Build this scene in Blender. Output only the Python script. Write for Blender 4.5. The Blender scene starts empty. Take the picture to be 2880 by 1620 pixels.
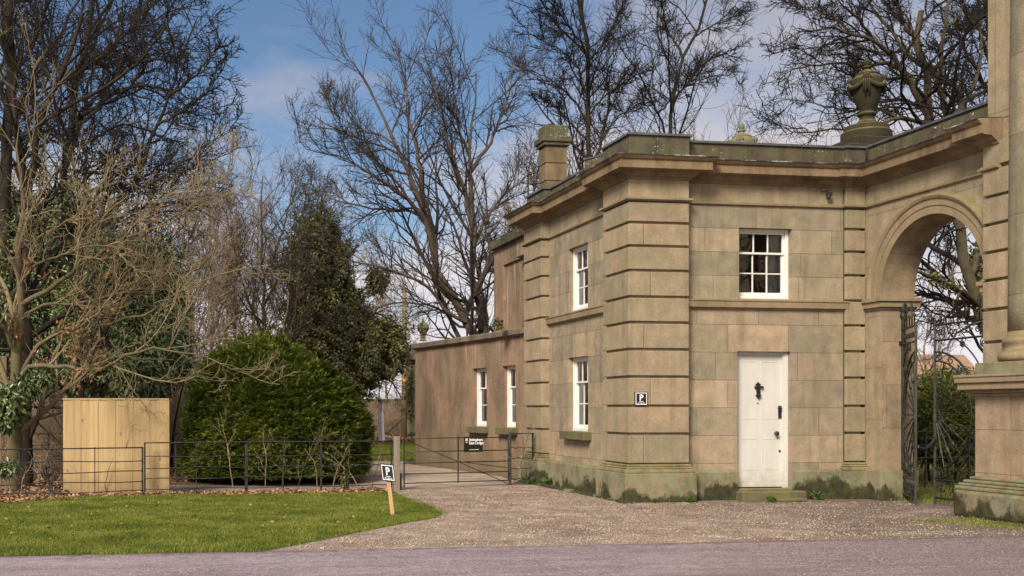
import bpy, bmesh, math, random
import numpy as np
from mathutils import Vector
random.seed(7)
RNG = np.random.default_rng(11)
sc = bpy.context.scene
COL = sc.collection
PI = math.pi

# ------------------------------------------------------------------ camera
F, CX, YH, EYE = 3100., 930., 1150., 1.6
TH = math.atan(480 / F)
SN, CS = math.sin(TH), math.cos(TH)
cd = bpy.data.cameras.new('camera')
cam = bpy.data.objects.new('camera', cd)
COL.objects.link(cam)
cam.location = (0, 0, EYE)
cam.rotation_euler = (PI / 2, 0, -TH)
cd.sensor_width = 36
cd.lens = F / 2880 * 36
cd.shift_x = (1440 - CX) / 2880
cd.shift_y = (YH - 810) / 2880
cd.clip_end = 3000
cd.clip_start = 0.1
sc.camera = cam


def W(px, py, d):
    """a surveyed point: bearing and height angle read off the photograph, at distance d"""
    l = (px - CX) / F * d
    return (l * CS + d * SN, -l * SN + d * CS, EYE + (YH - py) / F * d)


# ------------------------------------------------------------------ materials
def new_mat(name):
    m = bpy.data.materials.new(name)
    m.use_nodes = True
    nt = m.node_tree
    b = nt.nodes['Principled BSDF']
    return m, nt, b


class NT:
    def __init__(s, nt):
        s.nt = nt

    def n(s, typ, **kw):
        nd = s.nt.nodes.new(typ)
        ins = kw.pop('ins', {})
        for k, v in kw.items():
            setattr(nd, k, v)
        for k, v in ins.items():
            s.set(nd.inputs[k], v)
        return nd

    def set(s, sock, v):
        if isinstance(v, bpy.types.NodeSocket):
            s.nt.links.new(v, sock)
        else:
            if sock.type == 'RGBA' and hasattr(v, '__len__') and len(v) == 3:
                v = (*v, 1)
            sock.default_value = v

    def math(s, op, a, b=None, c=None, clamp=False):
        nd = s.nt.nodes.new('ShaderNodeMath')
        nd.operation = op
        nd.use_clamp = clamp
        s.set(nd.inputs[0], a)
        if b is not None:
            s.set(nd.inputs[1], b)
        if c is not None:
            s.set(nd.inputs[2], c)
        return nd.outputs[0]

    def mix(s, f, a, b, blend='MIX'):
        nd = s.nt.nodes.new('ShaderNodeMix')
        nd.data_type = 'RGBA'
        nd.blend_type = blend
        s.set(nd.inputs[0], f)
        s.set(nd.inputs[6], a)
        s.set(nd.inputs[7], b)
        return nd.outputs[2]

    def pos(s):
        return s.n('ShaderNodeNewGeometry').outputs['Position']

    def scaled(s, vec, sx, sy, sz):
        return s.n('ShaderNodeVectorMath', operation='MULTIPLY', ins={0: vec, 1: (sx, sy, sz)}).outputs[0]

    def noise(s, vec, scale, detail=4, rough=.55, col=False):
        nd = s.n('ShaderNodeTexNoise', ins={'Vector': vec, 'Scale': scale, 'Detail': detail, 'Roughness': rough})
        return nd.outputs['Color' if col else 'Fac']

    def ramp(s, v, lo, hi, a=0., b=1.):
        nd = s.n('ShaderNodeMapRange', ins={0: v, 1: lo, 2: hi, 3: a, 4: b})
        nd.clamp = True
        return nd.outputs[0]

    def sep(s, vec):
        return s.n('ShaderNodeSeparateXYZ', ins={0: vec}).outputs

    def bump(s, h, strength, dist=.01):
        return s.n('ShaderNodeBump', ins={'Height': h, 'Strength': strength, 'Distance': dist}).outputs[0]


def mat_plain(name, col, rough=.6, metal=0., var=.25, scale=6., bump=.0):
    m, nt, b = new_mat(name)
    t = NT(nt)
    p = t.pos()
    f = t.ramp(t.noise(p, scale), .3, .7, 1 - var, 1 + var)
    c = t.mix(1., (*col, 1), f, 'MULTIPLY')
    t.set(b.inputs['Base Color'], c)
    b.inputs['Roughness'].default_value = rough
    b.inputs['Metallic'].default_value = metal
    if bump:
        t.set(b.inputs['Normal'], t.bump(t.noise(p, scale * 6), bump))
    return m


def mat_stone(name, c1, c2, row=None, z0=0., bw=1.25, off=.5, streak=.35, algae=0., algae_col=(.15, .16, .075),
              damp=None, lichen=0., lichen_col=(.42, .45, .33), soot=0., patch=.3, bump=.5, ushift=0., speck=0., moss_hi=None, island=0.):
    m, nt, b = new_mat(name)
    t = NT(nt)
    p = t.pos()
    x, y, z = t.sep(p)
    u = t.math('ADD', t.math('ADD', x, y), ushift)
    big = t.noise(p, 1.1, 3)
    mid = t.noise(p, 4.5, 5, .6)
    fine = t.noise(p, 38., 5, .65)
    grit = t.noise(p, 140., 2, .6)
    height = t.math('ADD', t.math('MULTIPLY', fine, .7), t.math('MULTIPLY', grit, .3))
    if row:
        vec = t.n('ShaderNodeCombineXYZ', ins={0: u, 1: t.math('SUBTRACT', z, z0), 2: 0.}).outputs[0]
        wob = t.n('ShaderNodeVectorMath', operation='MULTIPLY_ADD', ins={0: t.noise(p, 9., 2, col=True), 1: (.006, .006, 0), 2: vec}).outputs[0]
        br = t.n('ShaderNodeTexBrick', offset=off, squash=1.35, squash_frequency=3,
                 ins={'Vector': wob, 'Color1': (0, 0, 0, 1), 'Color2': (1, 1, 1, 1), 'Mortar': (.5, .5, .5, 1), 'Scale': 1., 'Mortar Size': .0055,
                      'Mortar Smooth': .3, 'Bias': 0., 'Brick Width': bw, 'Row Height': row})
        rnd = br.outputs['Color']
        mort = br.outputs['Fac']
        rv = t.math('ADD', t.math('MULTIPLY', rnd, .85), t.math('MULTIPLY', t.ramp(big, .3, .7), .15))
    else:
        mort = None
        rv = t.ramp(t.math('ADD', t.math('MULTIPLY', big, .6), t.math('MULTIPLY', mid, .4)), .36, .64)
    if island:
        isl = t.n('ShaderNodeNewGeometry').outputs['Random Per Island']
        rv = t.math('ADD', t.math('MULTIPLY', isl, island), t.math('MULTIPLY', rv, 1 - island))
    col = t.mix(rv, (*c1, 1), (*c2, 1))
    # warm and cool iron patches
    col = t.mix(t.math('MULTIPLY', t.ramp(t.noise(t.scaled(p, 1, 1, 1.6), 1.9, 4), .52, .72), patch), col, (c1[0] * 1.2, c1[1] * 1.04, c1[2] * .92, 1))
    col = t.mix(1., col, t.ramp(mid, .25, .75, .74, 1.2), 'MULTIPLY')
    col = t.mix(1., col, t.ramp(fine, .3, .7, .83, 1.13), 'MULTIPLY')
    col = t.mix(1., col, t.ramp(t.noise(t.scaled(p, 1, 1, 1.5), 85., 3, .7), .3, .7, .86, 1.12), 'MULTIPLY')
    # weather streaks
    st = t.noise(t.scaled(p, 5., 5., .45), 1., 4, .6)
    col = t.mix(t.math('MULTIPLY', t.ramp(st, .5, .72), streak), col, (c2[0] * .5, c2[1] * .5, c2[2] * .48, 1))
    # tool pits
    pit = t.noise(t.scaled(p, 1, 1, 1.7), 55., 2, .5)
    col = t.mix(t.ramp(pit, .64, .71, 0, .45), col, (.07, .055, .04, 1))
    pit2 = t.noise(t.scaled(p, 1, 1, 2.2), 17., 3, .6)
    col = t.mix(t.ramp(pit2, .65, .74, 0, .3), col, (.08, .062, .043, 1))
    if soot:
        s2 = t.noise(t.scaled(p, 2.2, 2.2, 1.), 1., 5, .65)
        col = t.mix(t.math('MULTIPLY', t.ramp(s2, .5, .66), soot), col, (.045, .036, .03, 1))
    if algae:
        a2 = t.noise(t.scaled(p, 2.2, 2.2, 1.2), 1.3, 6, .7)
        col = t.mix(t.math('MULTIPLY', t.ramp(a2, .47, .62), algae), col, (*algae_col, 1))
    if moss_hi:  # green growth just below a ledge: (z_top, depth)
        zt, dp = moss_hi
        g = t.math('ADD', t.ramp(z, zt - dp, zt, 0, 1), t.ramp(t.noise(t.scaled(p, 3, 3, 1.5), 2.), .35, .65, -.5, .3))
        col = t.mix(t.ramp(g, .2, 1., 0, .75), col, (.14, .135, .05, 1))
    nz = t.sep(t.n('ShaderNodeNewGeometry').outputs['Normal'])[2]
    topf = t.math('MULTIPLY', t.ramp(nz, .35, .8), t.ramp(t.noise(p, 5., 4), .35, .6, .25, .9))
    col = t.mix(topf, col, (.15, .14, .045, 1))
    if lichen:
        l2 = t.noise(p, 3.6, 7, .75)
        col = t.mix(t.math('MULTIPLY', t.ramp(l2, .47, .545), lichen), col, (*lichen_col, 1))
    if speck:
        s3 = t.math('MULTIPLY', t.ramp(t.noise(p, 26., 3, .6), .63, .68), t.ramp(t.noise(p, 2.3, 2), .5, .6))
        col = t.mix(t.math('MULTIPLY', s3, speck), col, (.62, .6, .48, 1))
    if damp:  # moss that climbs from the ground: height, noise
        h, amt = damp
        g = t.math('SUBTRACT', t.math('ADD', h, t.math('MULTIPLY', t.math('ADD', t.math('SUBTRACT', t.noise(t.scaled(p, 1, 1, .7), 3.4, 8, .72), .5), t.math('MULTIPLY', t.math('SUBTRACT', t.noise(t.scaled(p, 1, 1, .4), .85, 3), .5), 1.5)), amt)), z)
        col = t.mix(t.ramp(g, -.05, .05, 0, .93), col, t.mix(t.ramp(t.noise(p, 9.), .4, .65), (.022, .018, .012, 1), (.045, .047, .014, 1)))
    if mort is not None:
        col = t.mix(t.math('MULTIPLY', mort, .62), col, (.07, .055, .04, 1))
        height = t.math('SUBTRACT', height, t.math('MULTIPLY', mort, 1.2))
    t.set(b.inputs['Base Color'], col)
    b.inputs['Roughness'].default_value = .92
    b.inputs['Specular IOR Level'].default_value = .25
    t.set(b.inputs['Normal'], t.bump(height, bump, .012))
    return m


def mat_render_wall(name):
    """pink-brown lime render with damp stains and pale runs"""
    m, nt, b = new_mat(name)
    t = NT(nt)
    p = t.pos()
    z = t.sep(p)[2]
    big = t.noise(p, .9, 4, .6)
    col = t.mix(t.ramp(big, .38, .62), (.295, .185, .125, 1), (.225, .16, .105, 1))
    col = t.mix(t.ramp(t.noise(t.scaled(p, 1.6, 1.6, .8), .8, 5, .65), .44, .6, 0, .75), col, (.125, .09, .06, 1))
    col = t.mix(t.math('MULTIPLY', t.ramp(t.noise(t.scaled(p, 7, 7, .5), 1., 3), .5, .7), .55), col, (.10, .085, .06, 1))
    top = t.ramp(z, 2.5, 3.3)
    col = t.mix(t.math('MULTIPLY', t.math('MULTIPLY', t.ramp(t.noise(t.scaled(p, 6, 6, .25), 1., 3), .6, .68), top), .6), col, (.42, .36, .30, 1))
    col = t.mix(1., col, t.ramp(t.noise(p, 22., 5, .6), .25, .75, .8, 1.16), 'MULTIPLY')
    g = t.ramp(t.math('SUBTRACT', t.math('ADD', .75, t.math('MULTIPLY', t.noise(p, 2.5, 5), .9)), z), .2, 1., 0, .55)
    col = t.mix(g, col, (.13, .11, .06, 1))
    col = t.mix(t.math('MULTIPLY', t.ramp(t.noise(p, 16., 3), .62, .67), t.ramp(t.noise(p, 1.2, 2), .5, .6, 0, .6)), col, (.36, .32, .25, 1))
    t.set(b.inputs['Base Color'], col)
    b.inputs['Roughness'].default_value = .93
    b.inputs['Specular IOR Level'].default_value = .2
    t.set(b.inputs['Normal'], t.bump(t.noise(p, 45., 5, .6), .35, .01))
    return m


def mat_bark(name, c1, c2, moss=.0, rough=.9):
    m, nt, b = new_mat(name)
    t = NT(nt)
    p = t.pos()
    f = t.ramp(t.noise(t.scaled(p, 1, 1, .35), 5., 5, .6), .3, .7)
    col = t.mix(f, (*c1, 1), (*c2, 1))
    if moss:
        col = t.mix(t.math('MULTIPLY', t.ramp(t.noise(p, 1.3, 4), .42, .62), moss), col, (.085, .082, .028, 1))
    t.set(b.inputs['Base Color'], col)
    b.inputs['Roughness'].default_value = rough
    b.inputs['Specular IOR Level'].default_value = .2
    t.set(b.inputs['Normal'], t.bump(t.noise(t.scaled(p, 1, 1, .25), 30., 4), .5, .02))
    return m


def mat_leaf(name, cols, rough=.5, spec=.4, trans=.0, nscale=1.2):
    m, nt, b = new_mat(name)
    t = NT(nt)
    g = t.n('ShaderNodeNewGeometry')
    r = g.outputs['Random Per Island']
    f = t.math('ADD', t.math('MULTIPLY', r, .5), t.math('MULTIPLY', t.ramp(t.noise(g.outputs['Position'], nscale, 4, .6), .34, .66), .5))
    cr = t.n('ShaderNodeValToRGB')
    el = cr.color_ramp.elements
    while len(el) < len(cols):
        el.new(.5)
    for i, c in enumerate(cols):
        el[i].position = i / (len(cols) - 1)
        el[i].color = (*c, 1)
    t.set(cr.inputs[0], f)
    t.set(b.inputs['Base Color'], cr.outputs[0])
    b.inputs['Roughness'].default_value = rough
    b.inputs['Specular IOR Level'].default_value = spec
    if trans:
        out = nt.nodes['Material Output']
        tr = t.n('ShaderNodeBsdfTranslucent', ins={'Color': cr.outputs[0]})
        mx = t.n('ShaderNodeMixShader', ins={0: trans, 1: b.outputs[0], 2: tr.outputs[0]})
        nt.links.new(mx.outputs[0], out.inputs[0])
    return m


def mat_gravel(name, base, dark, light, scale=55.):
    m, nt, b = new_mat(name)
    t = NT(nt)
    p = t.pos()
    v = t.n('ShaderNodeTexVoronoi', ins={'Vector': p, 'Scale': scale})
    vr = t.sep(v.outputs['Color'])[0]
    col = t.mix(t.ramp(vr, 0, 1), (*dark, 1), (*light, 1))
    col = t.mix(.35, col, (*base, 1))
    mid_ = t.noise(p, 4., 5, .7)
    col = t.mix(1., col, t.ramp(mid_, .3, .7, .78, 1.2), 'MULTIPLY')
    patch = t.noise(t.scaled(p, .55, 1.3, 1), .8, 5, .6)
    col = t.mix(t.ramp(patch, .46, .66, 0, .75), col, (base[0] * .4, base[1] * .36, base[2] * .32, 1))
    pale = t.noise(t.scaled(p, .5, 1.1, 1), 1.1, 4, .6)
    col = t.mix(t.ramp(pale, .5, .7, 0, .5), col, (light[0] * .95, light[1] * .9, light[2] * .85, 1))
    wv = t.math('ADD', t.math('SUBTRACT', t.sep(p)[0], t.math('MULTIPLY', t.math('SUBTRACT', 20., t.sep(p)[1]), .28)), t.ramp(t.noise(p, .7, 3), .3, .7, -.35, .35))
    tr = t.math('ABSOLUTE', t.math('SUBTRACT', t.math('ABSOLUTE', t.math('SUBTRACT', wv, 5.95)), .72))
    col = t.mix(t.math('MULTIPLY', t.ramp(tr, .30, .08), t.ramp(mid_, .3, .6, .2, .6)), col, (base[0] * .62, base[1] * .58, base[2] * .55, 1))
    # damp, mossy and muddy ground towards the archway, plus painted vignette darkening
    x, y, z = t.sep(p)
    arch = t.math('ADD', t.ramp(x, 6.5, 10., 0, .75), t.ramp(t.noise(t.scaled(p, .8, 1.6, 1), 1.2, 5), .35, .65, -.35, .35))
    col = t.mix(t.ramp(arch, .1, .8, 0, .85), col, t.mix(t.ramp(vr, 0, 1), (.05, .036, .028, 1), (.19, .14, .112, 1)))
    t.set(b.inputs['Base Color'], col)
    b.inputs['Roughness'].default_value = .88
    h = t.math('SUBTRACT', 1., v.outputs['Distance'])
    t.set(b.inputs['Normal'], t.bump(h, .9, .02))
    return m


def mat_road(name):
    m, nt, b = new_mat(name)
    t = NT(nt)
    p = t.pos()
    x, y, z = t.sep(p)
    v = t.n('ShaderNodeTexVoronoi', ins={'Vector': p, 'Scale': 75.})
    vr = t.sep(v.outputs['Color'])[0]
    col = t.mix(vr, (.11, .077, .09, 1), (.31, .235, .262, 1))
    tone = t.noise(t.scaled(p, .5, 1.5, 1), .9, 6, .7)
    col = t.mix(t.ramp(tone, .4, .65, 0, .5), col, (.38, .30, .345, 1))
    dk = t.noise(t.scaled(p, .45, 1.5, 1), 1.1, 7, .72)
    col = t.mix(t.ramp(dk, .47, .66, 0, .75), col, (.115, .082, .095, 1))
    col = t.mix(t.ramp(x, 3.5, 10., 0, .75), col, t.mix(1., (.14, .10, .11, 1), t.ramp(vr, 0, 1, .55, 1.45), 'MULTIPLY'))  # tarmac painted darker to the right, vignette shade put into the colour
    col = t.mix(1., col, t.ramp(t.noise(t.scaled(p, 1., 2., 1), 5., 5, .7), .3, .7, .8, 1.2), 'MULTIPLY')
    sp = t.math('MULTIPLY', t.ramp(t.sep(v.outputs['Color'])[1], .86, .9), .75)
    col = t.mix(sp, col, (.48, .41, .39, 1))
    ck = t.n('ShaderNodeTexVoronoi', feature='DISTANCE_TO_EDGE', ins={'Vector': t.n('ShaderNodeVectorMath', operation='MULTIPLY_ADD', ins={0: t.noise(p, 3., 4, col=True), 1: (.5, .5, 0), 2: t.scaled(p, .45, .8, 1)}).outputs[0], 'Scale': .8}).outputs['Distance']
    col = t.mix(t.math('MULTIPLY', t.ramp(ck, .012, .0), t.ramp(t.noise(p, .6, 2), .5, .6, 0, .6)), col, (.05, .04, .042, 1))
    # brown grit gathered along the middle
    gr = t.math('MULTIPLY', t.ramp(t.noise(t.scaled(p, .5, 3, 1), 1.2, 5), .48, .62), t.ramp(y, 11.3, 10.2))
    col = t.mix(t.math('MULTIPLY', gr, .6), col, (.16, .105, .09, 1))
    edge = t.ramp(t.math('ADD', y, t.ramp(t.noise(p, 5., 4), .3, .7, -.12, .12)), 12.12, 12.3, 0, .7)
    col = t.mix(edge, col, (.09, .065, .06, 1))
    t.set(b.inputs['Base Color'], col)
    t.set(b.inputs['Roughness'], t.ramp(tone, .35, .65, .75, .5))
    t.set(b.inputs['Normal'], t.bump(v.outputs['Distance'], .5, .01))
    return m


def mat_ground(name):
    m, nt, b = new_mat(name)
    t = NT(nt)
    p = t.pos()
    a = t.noise(p, .6, 5, .6)
    f = t.noise(p, 9., 5, .7)
    col = t.mix(t.ramp(f, .35, .65), (.055, .035, .022, 1), (.17, .105, .065, 1))
    y = t.sep(p)[1]
    far = t.math('MULTIPLY', t.ramp(y, 60, 75), t.ramp(a, .3, .5))
    col = t.mix(far, col, (.075, .10, .03, 1))
    t.set(b.inputs['Base Color'], col)
    b.inputs['Roughness'].default_value = .95
    t.set(b.inputs['Normal'], t.bump(f, .8, .03))
    return m


def mat_wood(name, c1, c2, plank=.165, knots=True):
    m, nt, b = new_mat(name)
    t = NT(nt)
    p = t.pos()
    x, y, z = t.sep(p)
    k = t.math('FLOOR', t.math('DIVIDE', x, plank))
    wn = t.n('ShaderNodeTexWhiteNoise', noise_dimensions='1D', ins={'W': k}).outputs['Value']
    vec = t.n('ShaderNodeCombineXYZ', ins={0: t.math('MULTIPLY', x, 14.), 1: t.math('MULTIPLY', wn, 40.), 2: t.math('MULTIPLY', z, .7)}).outputs[0]
    g = t.noise(vec, 1.6, 4, .6)
    col = t.mix(t.ramp(g, .3, .7), (*c1, 1), (*c2, 1))
    col = t.mix(1., col, t.ramp(wn, 0, 1, .86, 1.12), 'MULTIPLY')
    if knots:
        v = t.n('ShaderNodeTexVoronoi', ins={'Vector': t.scaled(p, 7., 7., 4.2), 'Scale': 1.})
        kk = t.ramp(v.outputs['Distance'], .22, .06)
        rare = t.ramp(t.sep(v.outputs['Color'])[0], .72, .74)
        col = t.mix(t.math('MULTIPLY', t.math('MULTIPLY', kk, rare), .8), col, (.13, .06, .025, 1))
        col = t.mix(t.ramp(t.math('ABSOLUTE', t.math('SUBTRACT', t.math('FRACT', t.math('DIVIDE', x, plank)), .0)), .02, .0, 0, .55), col, (.12, .07, .035, 1))
    if knots:
        mud = t.math('MULTIPLY', t.ramp(t.math('ADD', z, t.ramp(t.noise(p, 6., 5), .3, .7, -.18, .18)), .42, .0), .6)
        col = t.mix(mud, col, (.16, .11, .06, 1))
        col = t.mix(t.math('MULTIPLY', t.ramp(t.noise(t.scaled(p, 2.5, 2.5, .35), 1., 4), .48, .66), .45), col, (.24, .15, .065, 1))
    t.set(b.inputs['Base Color'], col)
    b.inputs['Roughness'].default_value = .7
    t.set(b.inputs['Normal'], t.bump(g, .25, .005))
    return m


def mat_door(name):
    m, nt, b = new_mat(name)
    t = NT(nt)
    p = t.pos()
    z = t.sep(p)[2]
    col = t.mix(t.ramp(t.noise(t.scaled(p, 3, 3, .6), 2., 5, .7), .35, .7), (.57, .545, .505, 1), (.49, .47, .43, 1))
    g = t.math('MULTIPLY', t.ramp(t.math('ADD', z, t.ramp(t.noise(p, 7., 4), .3, .7, -.15, .15)), .55, .2), .5)
    col = t.mix(g, col, (.30, .265, .22, 1))
    t.set(b.inputs['Base Color'], col)
    t.set(b.inputs['Roughness'], t.ramp(t.noise(t.scaled(p, 30, 30, 1.5), 2., 3), .3, .7, .35, .55))
    t.set(b.inputs['Normal'], t.bump(t.noise(t.scaled(p, 40, 40, 1.5), 2., 3), .12, .004))
    return m


def mat_edge(name):
    m, nt, b = new_mat(name)
    t = NT(nt)
    p = t.pos()
    f = t.ramp(t.noise(p, 2.6, 5, .7), .52, .66)
    t.set(b.inputs['Base Color'], t.mix(f, (.03, .028, .028, 1), (.32, .32, .33, 1)))
    b.inputs['Roughness'].default_value = .5
    return m


def mat_glass(name):
    m, nt, b = new_mat(name)
    t = NT(nt)
    out = nt.nodes['Material Output']
    fr = t.n('ShaderNodeFresnel', ins={'IOR': 1.5})
    gl = t.n('ShaderNodeBsdfGlossy', ins={'Roughness': .02, 'Color': (.9, .92, .95, 1)})
    tr = t.n('ShaderNodeBsdfTransparent', ins={'Color': (.8, .83, .82, 1)})
    k = t.math('ADD', t.math('MULTIPLY', fr.outputs[0], .9), .10)
    gp_ = t.pos()
    t.set(gl.inputs['Normal'], t.bump(t.noise(gp_, 2.2, 2), .25, .05))
    mx = t.n('ShaderNodeMixShader', ins={0: k, 1: tr.outputs[0], 2: gl.outputs[0]})
    nt.links.new(mx.outputs[0], out.inputs[0])
    return m


WARM, COOL = (.335, .245, .160), (.245, .205, .135)
M = {}
M['ashlar_lower'] = mat_stone('ashlar_lower', (.385, .285, .195), (.225, .195, .14), row=.486, z0=.65, bw=1.15, ushift=.35, patch=.3, algae=.3, soot=.22, streak=.5)
M['ashlar_upper'] = mat_stone('ashlar_upper', (.355, .275, .19), (.22, .19, .138), row=.415, z0=3.52, bw=1.2, ushift=.8, streak=.5, algae=.3, soot=.18, moss_hi=None)
M['frieze'] = mat_stone('frieze_stone', (.31, .24, .16), (.225, .185, .12), row=2., z0=4., bw=1.5, streak=.35, algae=.2)
M['block'] = mat_stone('rusticated_stone', (.37, .275, .185), (.235, .195, .13), streak=.42, algae=.3, patch=.35, bump=.8, island=.6, soot=.15)
M['cornice'] = mat_stone('cornice_stone', (.265, .185, .11), (.16, .115, .07), soot=.6, streak=.6, patch=.4)
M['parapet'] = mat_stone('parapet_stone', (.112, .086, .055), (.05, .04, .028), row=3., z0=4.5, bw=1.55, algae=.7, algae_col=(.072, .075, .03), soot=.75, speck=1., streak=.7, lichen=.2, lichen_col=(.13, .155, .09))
M['plinth'] = mat_stone('plinth_stone', (.25, .20, .125), (.165, .14, .088), lichen=.5, lichen_col=(.20, .23, .15), algae=.65, algae_col=(.115, .115, .045), damp=(.20, .9), streak=.5, soot=.3)
M['ledge'] = mat_stone('ledge_stone', (.31, .23, .15), (.215, .17, .108), algae=.25, algae_col=(.17, .16, .055), streak=.45, soot=.2)
M['foot'] = mat_stone('foot_moulding_stone', (.25, .19, .11), (.17, .135, .08), algae=.6, algae_col=(.13, .125, .04), streak=.5, soot=.5, lichen=.3, lichen_col=(.30, .29, .16))
M['urn'] = mat_stone('urn_stone', (.055, .042, .028), (.03, .025, .016), algae=.75, algae_col=(.026, .024, .009), soot=.5)
M['urn_pale'] = mat_stone('urn_pale_stone', (.22, .185, .12), (.13, .11, .07), algae=.6, soot=.3)
M['sill'] = mat_stone('mossy_sill', (.17, .145, .085), (.10, .09, .05), algae=.7, algae_col=(.12, .12, .035), soot=.5, streak=.5)
M['render'] = mat_render_wall('lime_render')
M['coping'] = mat_stone('coping_stone', (.20, .16, .115), (.11, .09, .07), soot=.7, streak=.6, speck=.5)
M['lead'] = mat_plain('lead_sheet', (.07, .07, .075), .45, .0, .4, 4.)
M['lead_light'] = mat_edge('lead_drip_edge')
M['white'] = mat_plain('white_gloss_paint', (.66, .645, .61), .4, 0, .06, 3.)
M['door_paint'] = mat_door('cream_door_paint')
M['iron'] = mat_plain('black_iron', (.018, .017, .018), .5, .2, .5, 12.)
M['gate_iron'] = mat_plain('weathered_gate_iron', (.022, .021, .016), .6, .2, .7, 7.)
M['rail_iron'] = mat_plain('estate_rail_iron', (.024, .024, .025), .55, .2, .5, 5.)
M['glass'] = mat_glass('window_glass')
M['dark_room'] = mat_plain('dim_room_plaster', (.26, .25, .235), .9)
M['curtain'] = mat_plain('grey_curtain_cloth', (.38, .385, .38), .9, 0, .25, 9.)
M['panel_wood'] = mat_wood('new_pine_boards', (.42, .295, .14), (.31, .205, .09))
M['stake_wood'] = mat_wood('raw_stake_timber', (.46, .30, .14), (.36, .22, .095), 1., False)
M['post_wood'] = mat_wood('grey_oak_post', (.27, .22, .16), (.17, .135, .095), 1., False)
M['pole_wood'] = mat_wood('green_pole_timber', (.20, .155, .065), (.145, .12, .05), 1., False)
M['white_post'] = mat_wood('flaking_white_post', (.82, .79, .76), (.66, .6, .56), 1., False)
M['sign_black'] = mat_plain('black_sign_face', (.012, .012, .013), .4, 0, .2)
M['sign_white'] = mat_plain('white_sign_lettering', (.8, .78, .78), .5, 0, .02)
M['bark_oak'] = mat_bark('mossy_oak_bark', (.085, .064, .042), (.042, .031, .02), .5)
M['bark_lean'] = mat_bark('leaning_beech_bark', (.085, .066, .045), (.036, .028, .02), .35)
M['bark_grey'] = mat_bark('grey_beech_bark', (.115, .082, .062), (.058, .041, .031), .15)
M['bark_dark'] = mat_bark('dark_bark', (.034, .025, .019), (.016, .012, .009), .1)  # bark kept near black, silhouette shade put into the colour
M['bark_wood'] = mat_bark('woodland_bark', (.28, .205, .14), (.16, .115, .08), .4)
M['bark_olive'] = mat_bark('olive_lit_bark', (.15, .118, .072), (.075, .058, .036), .45)  # lighter bark for the low limbs, sunlit tone put into the colour
M['twig_olive'] = mat_bark('olive_twig', (.27, .215, .125), (.15, .115, .07), .35)
M['twig_wood'] = mat_bark('brown_wood_twig', (.24, .172, .12), (.14, .10, .07), .15)
M['twig_wooddark'] = mat_bark('grey_brown_wood_twig', (.075, .056, .043), (.04, .03, .024), .1)
M['twig_oak'] = mat_bark('oak_twig', (.075, .058, .035), (.036, .027, .018), .35)
M['twig_dark'] = mat_bark('dark_twig', (.026, .019, .015), (.013, .010, .008))
M['twig_tan'] = mat_bark('tan_twig', (.38, .28, .19), (.23, .165, .11), .15)
M['twig_grey'] = mat_bark('grey_twig', (.06, .046, .038), (.032, .024, .020))
M['conifer'] = mat_leaf('cypress_spray', [(.045, .07, .014), (.09, .13, .02), (.165, .205, .032), (.30, .32, .06)], .6, .25, .3, .9)
M['laurel'] = mat_leaf('laurel_leaf', [(.036, .058, .022), (.075, .11, .042), (.14, .175, .066), (.24, .25, .09)], .33, .6, .12)
M['ivy'] = mat_leaf('ivy_leaf', [(.05, .058, .022), (.10, .105, .04), (.17, .165, .062), (.30, .27, .11)], .45, .45, .15, .6)
M['hedge_leaf'] = mat_leaf('hedge_leaf', [(.09, .11, .022), (.19, .21, .04), (.34, .32, .08)], .5, .35, .2, 1.5)
M['dead_leaf'] = mat_leaf('copper_dead_leaf', [(.16, .075, .032), (.30, .15, .065), (.42, .23, .11)], .7, .2, .3, 4.)
M['litter'] = mat_leaf('fallen_leaf', [(.12, .06, .03), (.25, .13, .07), (.38, .22, .12), (.46, .31, .19)], .8, .2, .0, 5.)
M['grass'] = mat_leaf('lawn_blade', [(.055, .08, .013), (.115, .145, .020), (.20, .225, .036), (.31, .27, .09)], .6, .2, .3, 1.3)
M['fern'] = mat_leaf('fern_frond', [(.06, .12, .02), (.13, .2, .04)], .6, .3, .3, 5.)
M['lawn_soil'] = mat_plain('turf_soil', (.055, .085, .014), .95, 0, .5, 3.)
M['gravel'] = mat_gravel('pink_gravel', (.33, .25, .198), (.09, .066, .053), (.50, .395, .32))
M['pebble'] = mat_leaf('gravel_pebble', [(.09, .064, .050), (.22, .162, .128), (.36, .275, .215), (.55, .45, .36)], .85, .25, 0, 2.)
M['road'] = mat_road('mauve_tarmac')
M['drive'] = mat_gravel('tan_hoggin', (.44, .335, .265), (.34, .25, .2), (.50, .39, .31), 30.)
M['ground'] = mat_ground('woodland_floor')
M['rear_wall'] = mat_stone('old_wall_stone', (.17, .12, .085), (.10, .075, .055), algae=.4)
M['roof_tile'] = mat_plain('far_roof_tile', (.24, .15, .10), .9, 0, .3, 1.5)
M['brown_board'] = mat_plain('brown_stained_board', (.15, .09, .05), .6, 0, .2)


# ------------------------------------------------------------------ objects
LOC = {}


def tag(o, label=None, cat=None, group=None, kind=None):
    if label:
        o['label'] = label
    if cat:
        o['category'] = cat
    if group:
        o['group'] = group
    if kind:
        o['kind'] = kind
    return o


def thing(name, label, cat, loc=(0, 0, 0), group=None):
    o = bpy.data.objects.new(name, None)
    o.empty_display_size = .3
    COL.objects.link(o)
    o.location = loc
    LOC[o.name] = Vector(loc)
    return tag(o, label, cat, group)


def link_mesh(name, me, mat, parent=None):
    o = bpy.data.objects.new(name, me)
    if mat is not None:
        me.materials.append(M[mat] if isinstance(mat, str) else mat)
    COL.objects.link(o)
    LOC[o.name] = LOC[parent.name] if parent else Vector((0, 0, 0))
    if parent:
        o.parent = parent
    return o


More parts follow.
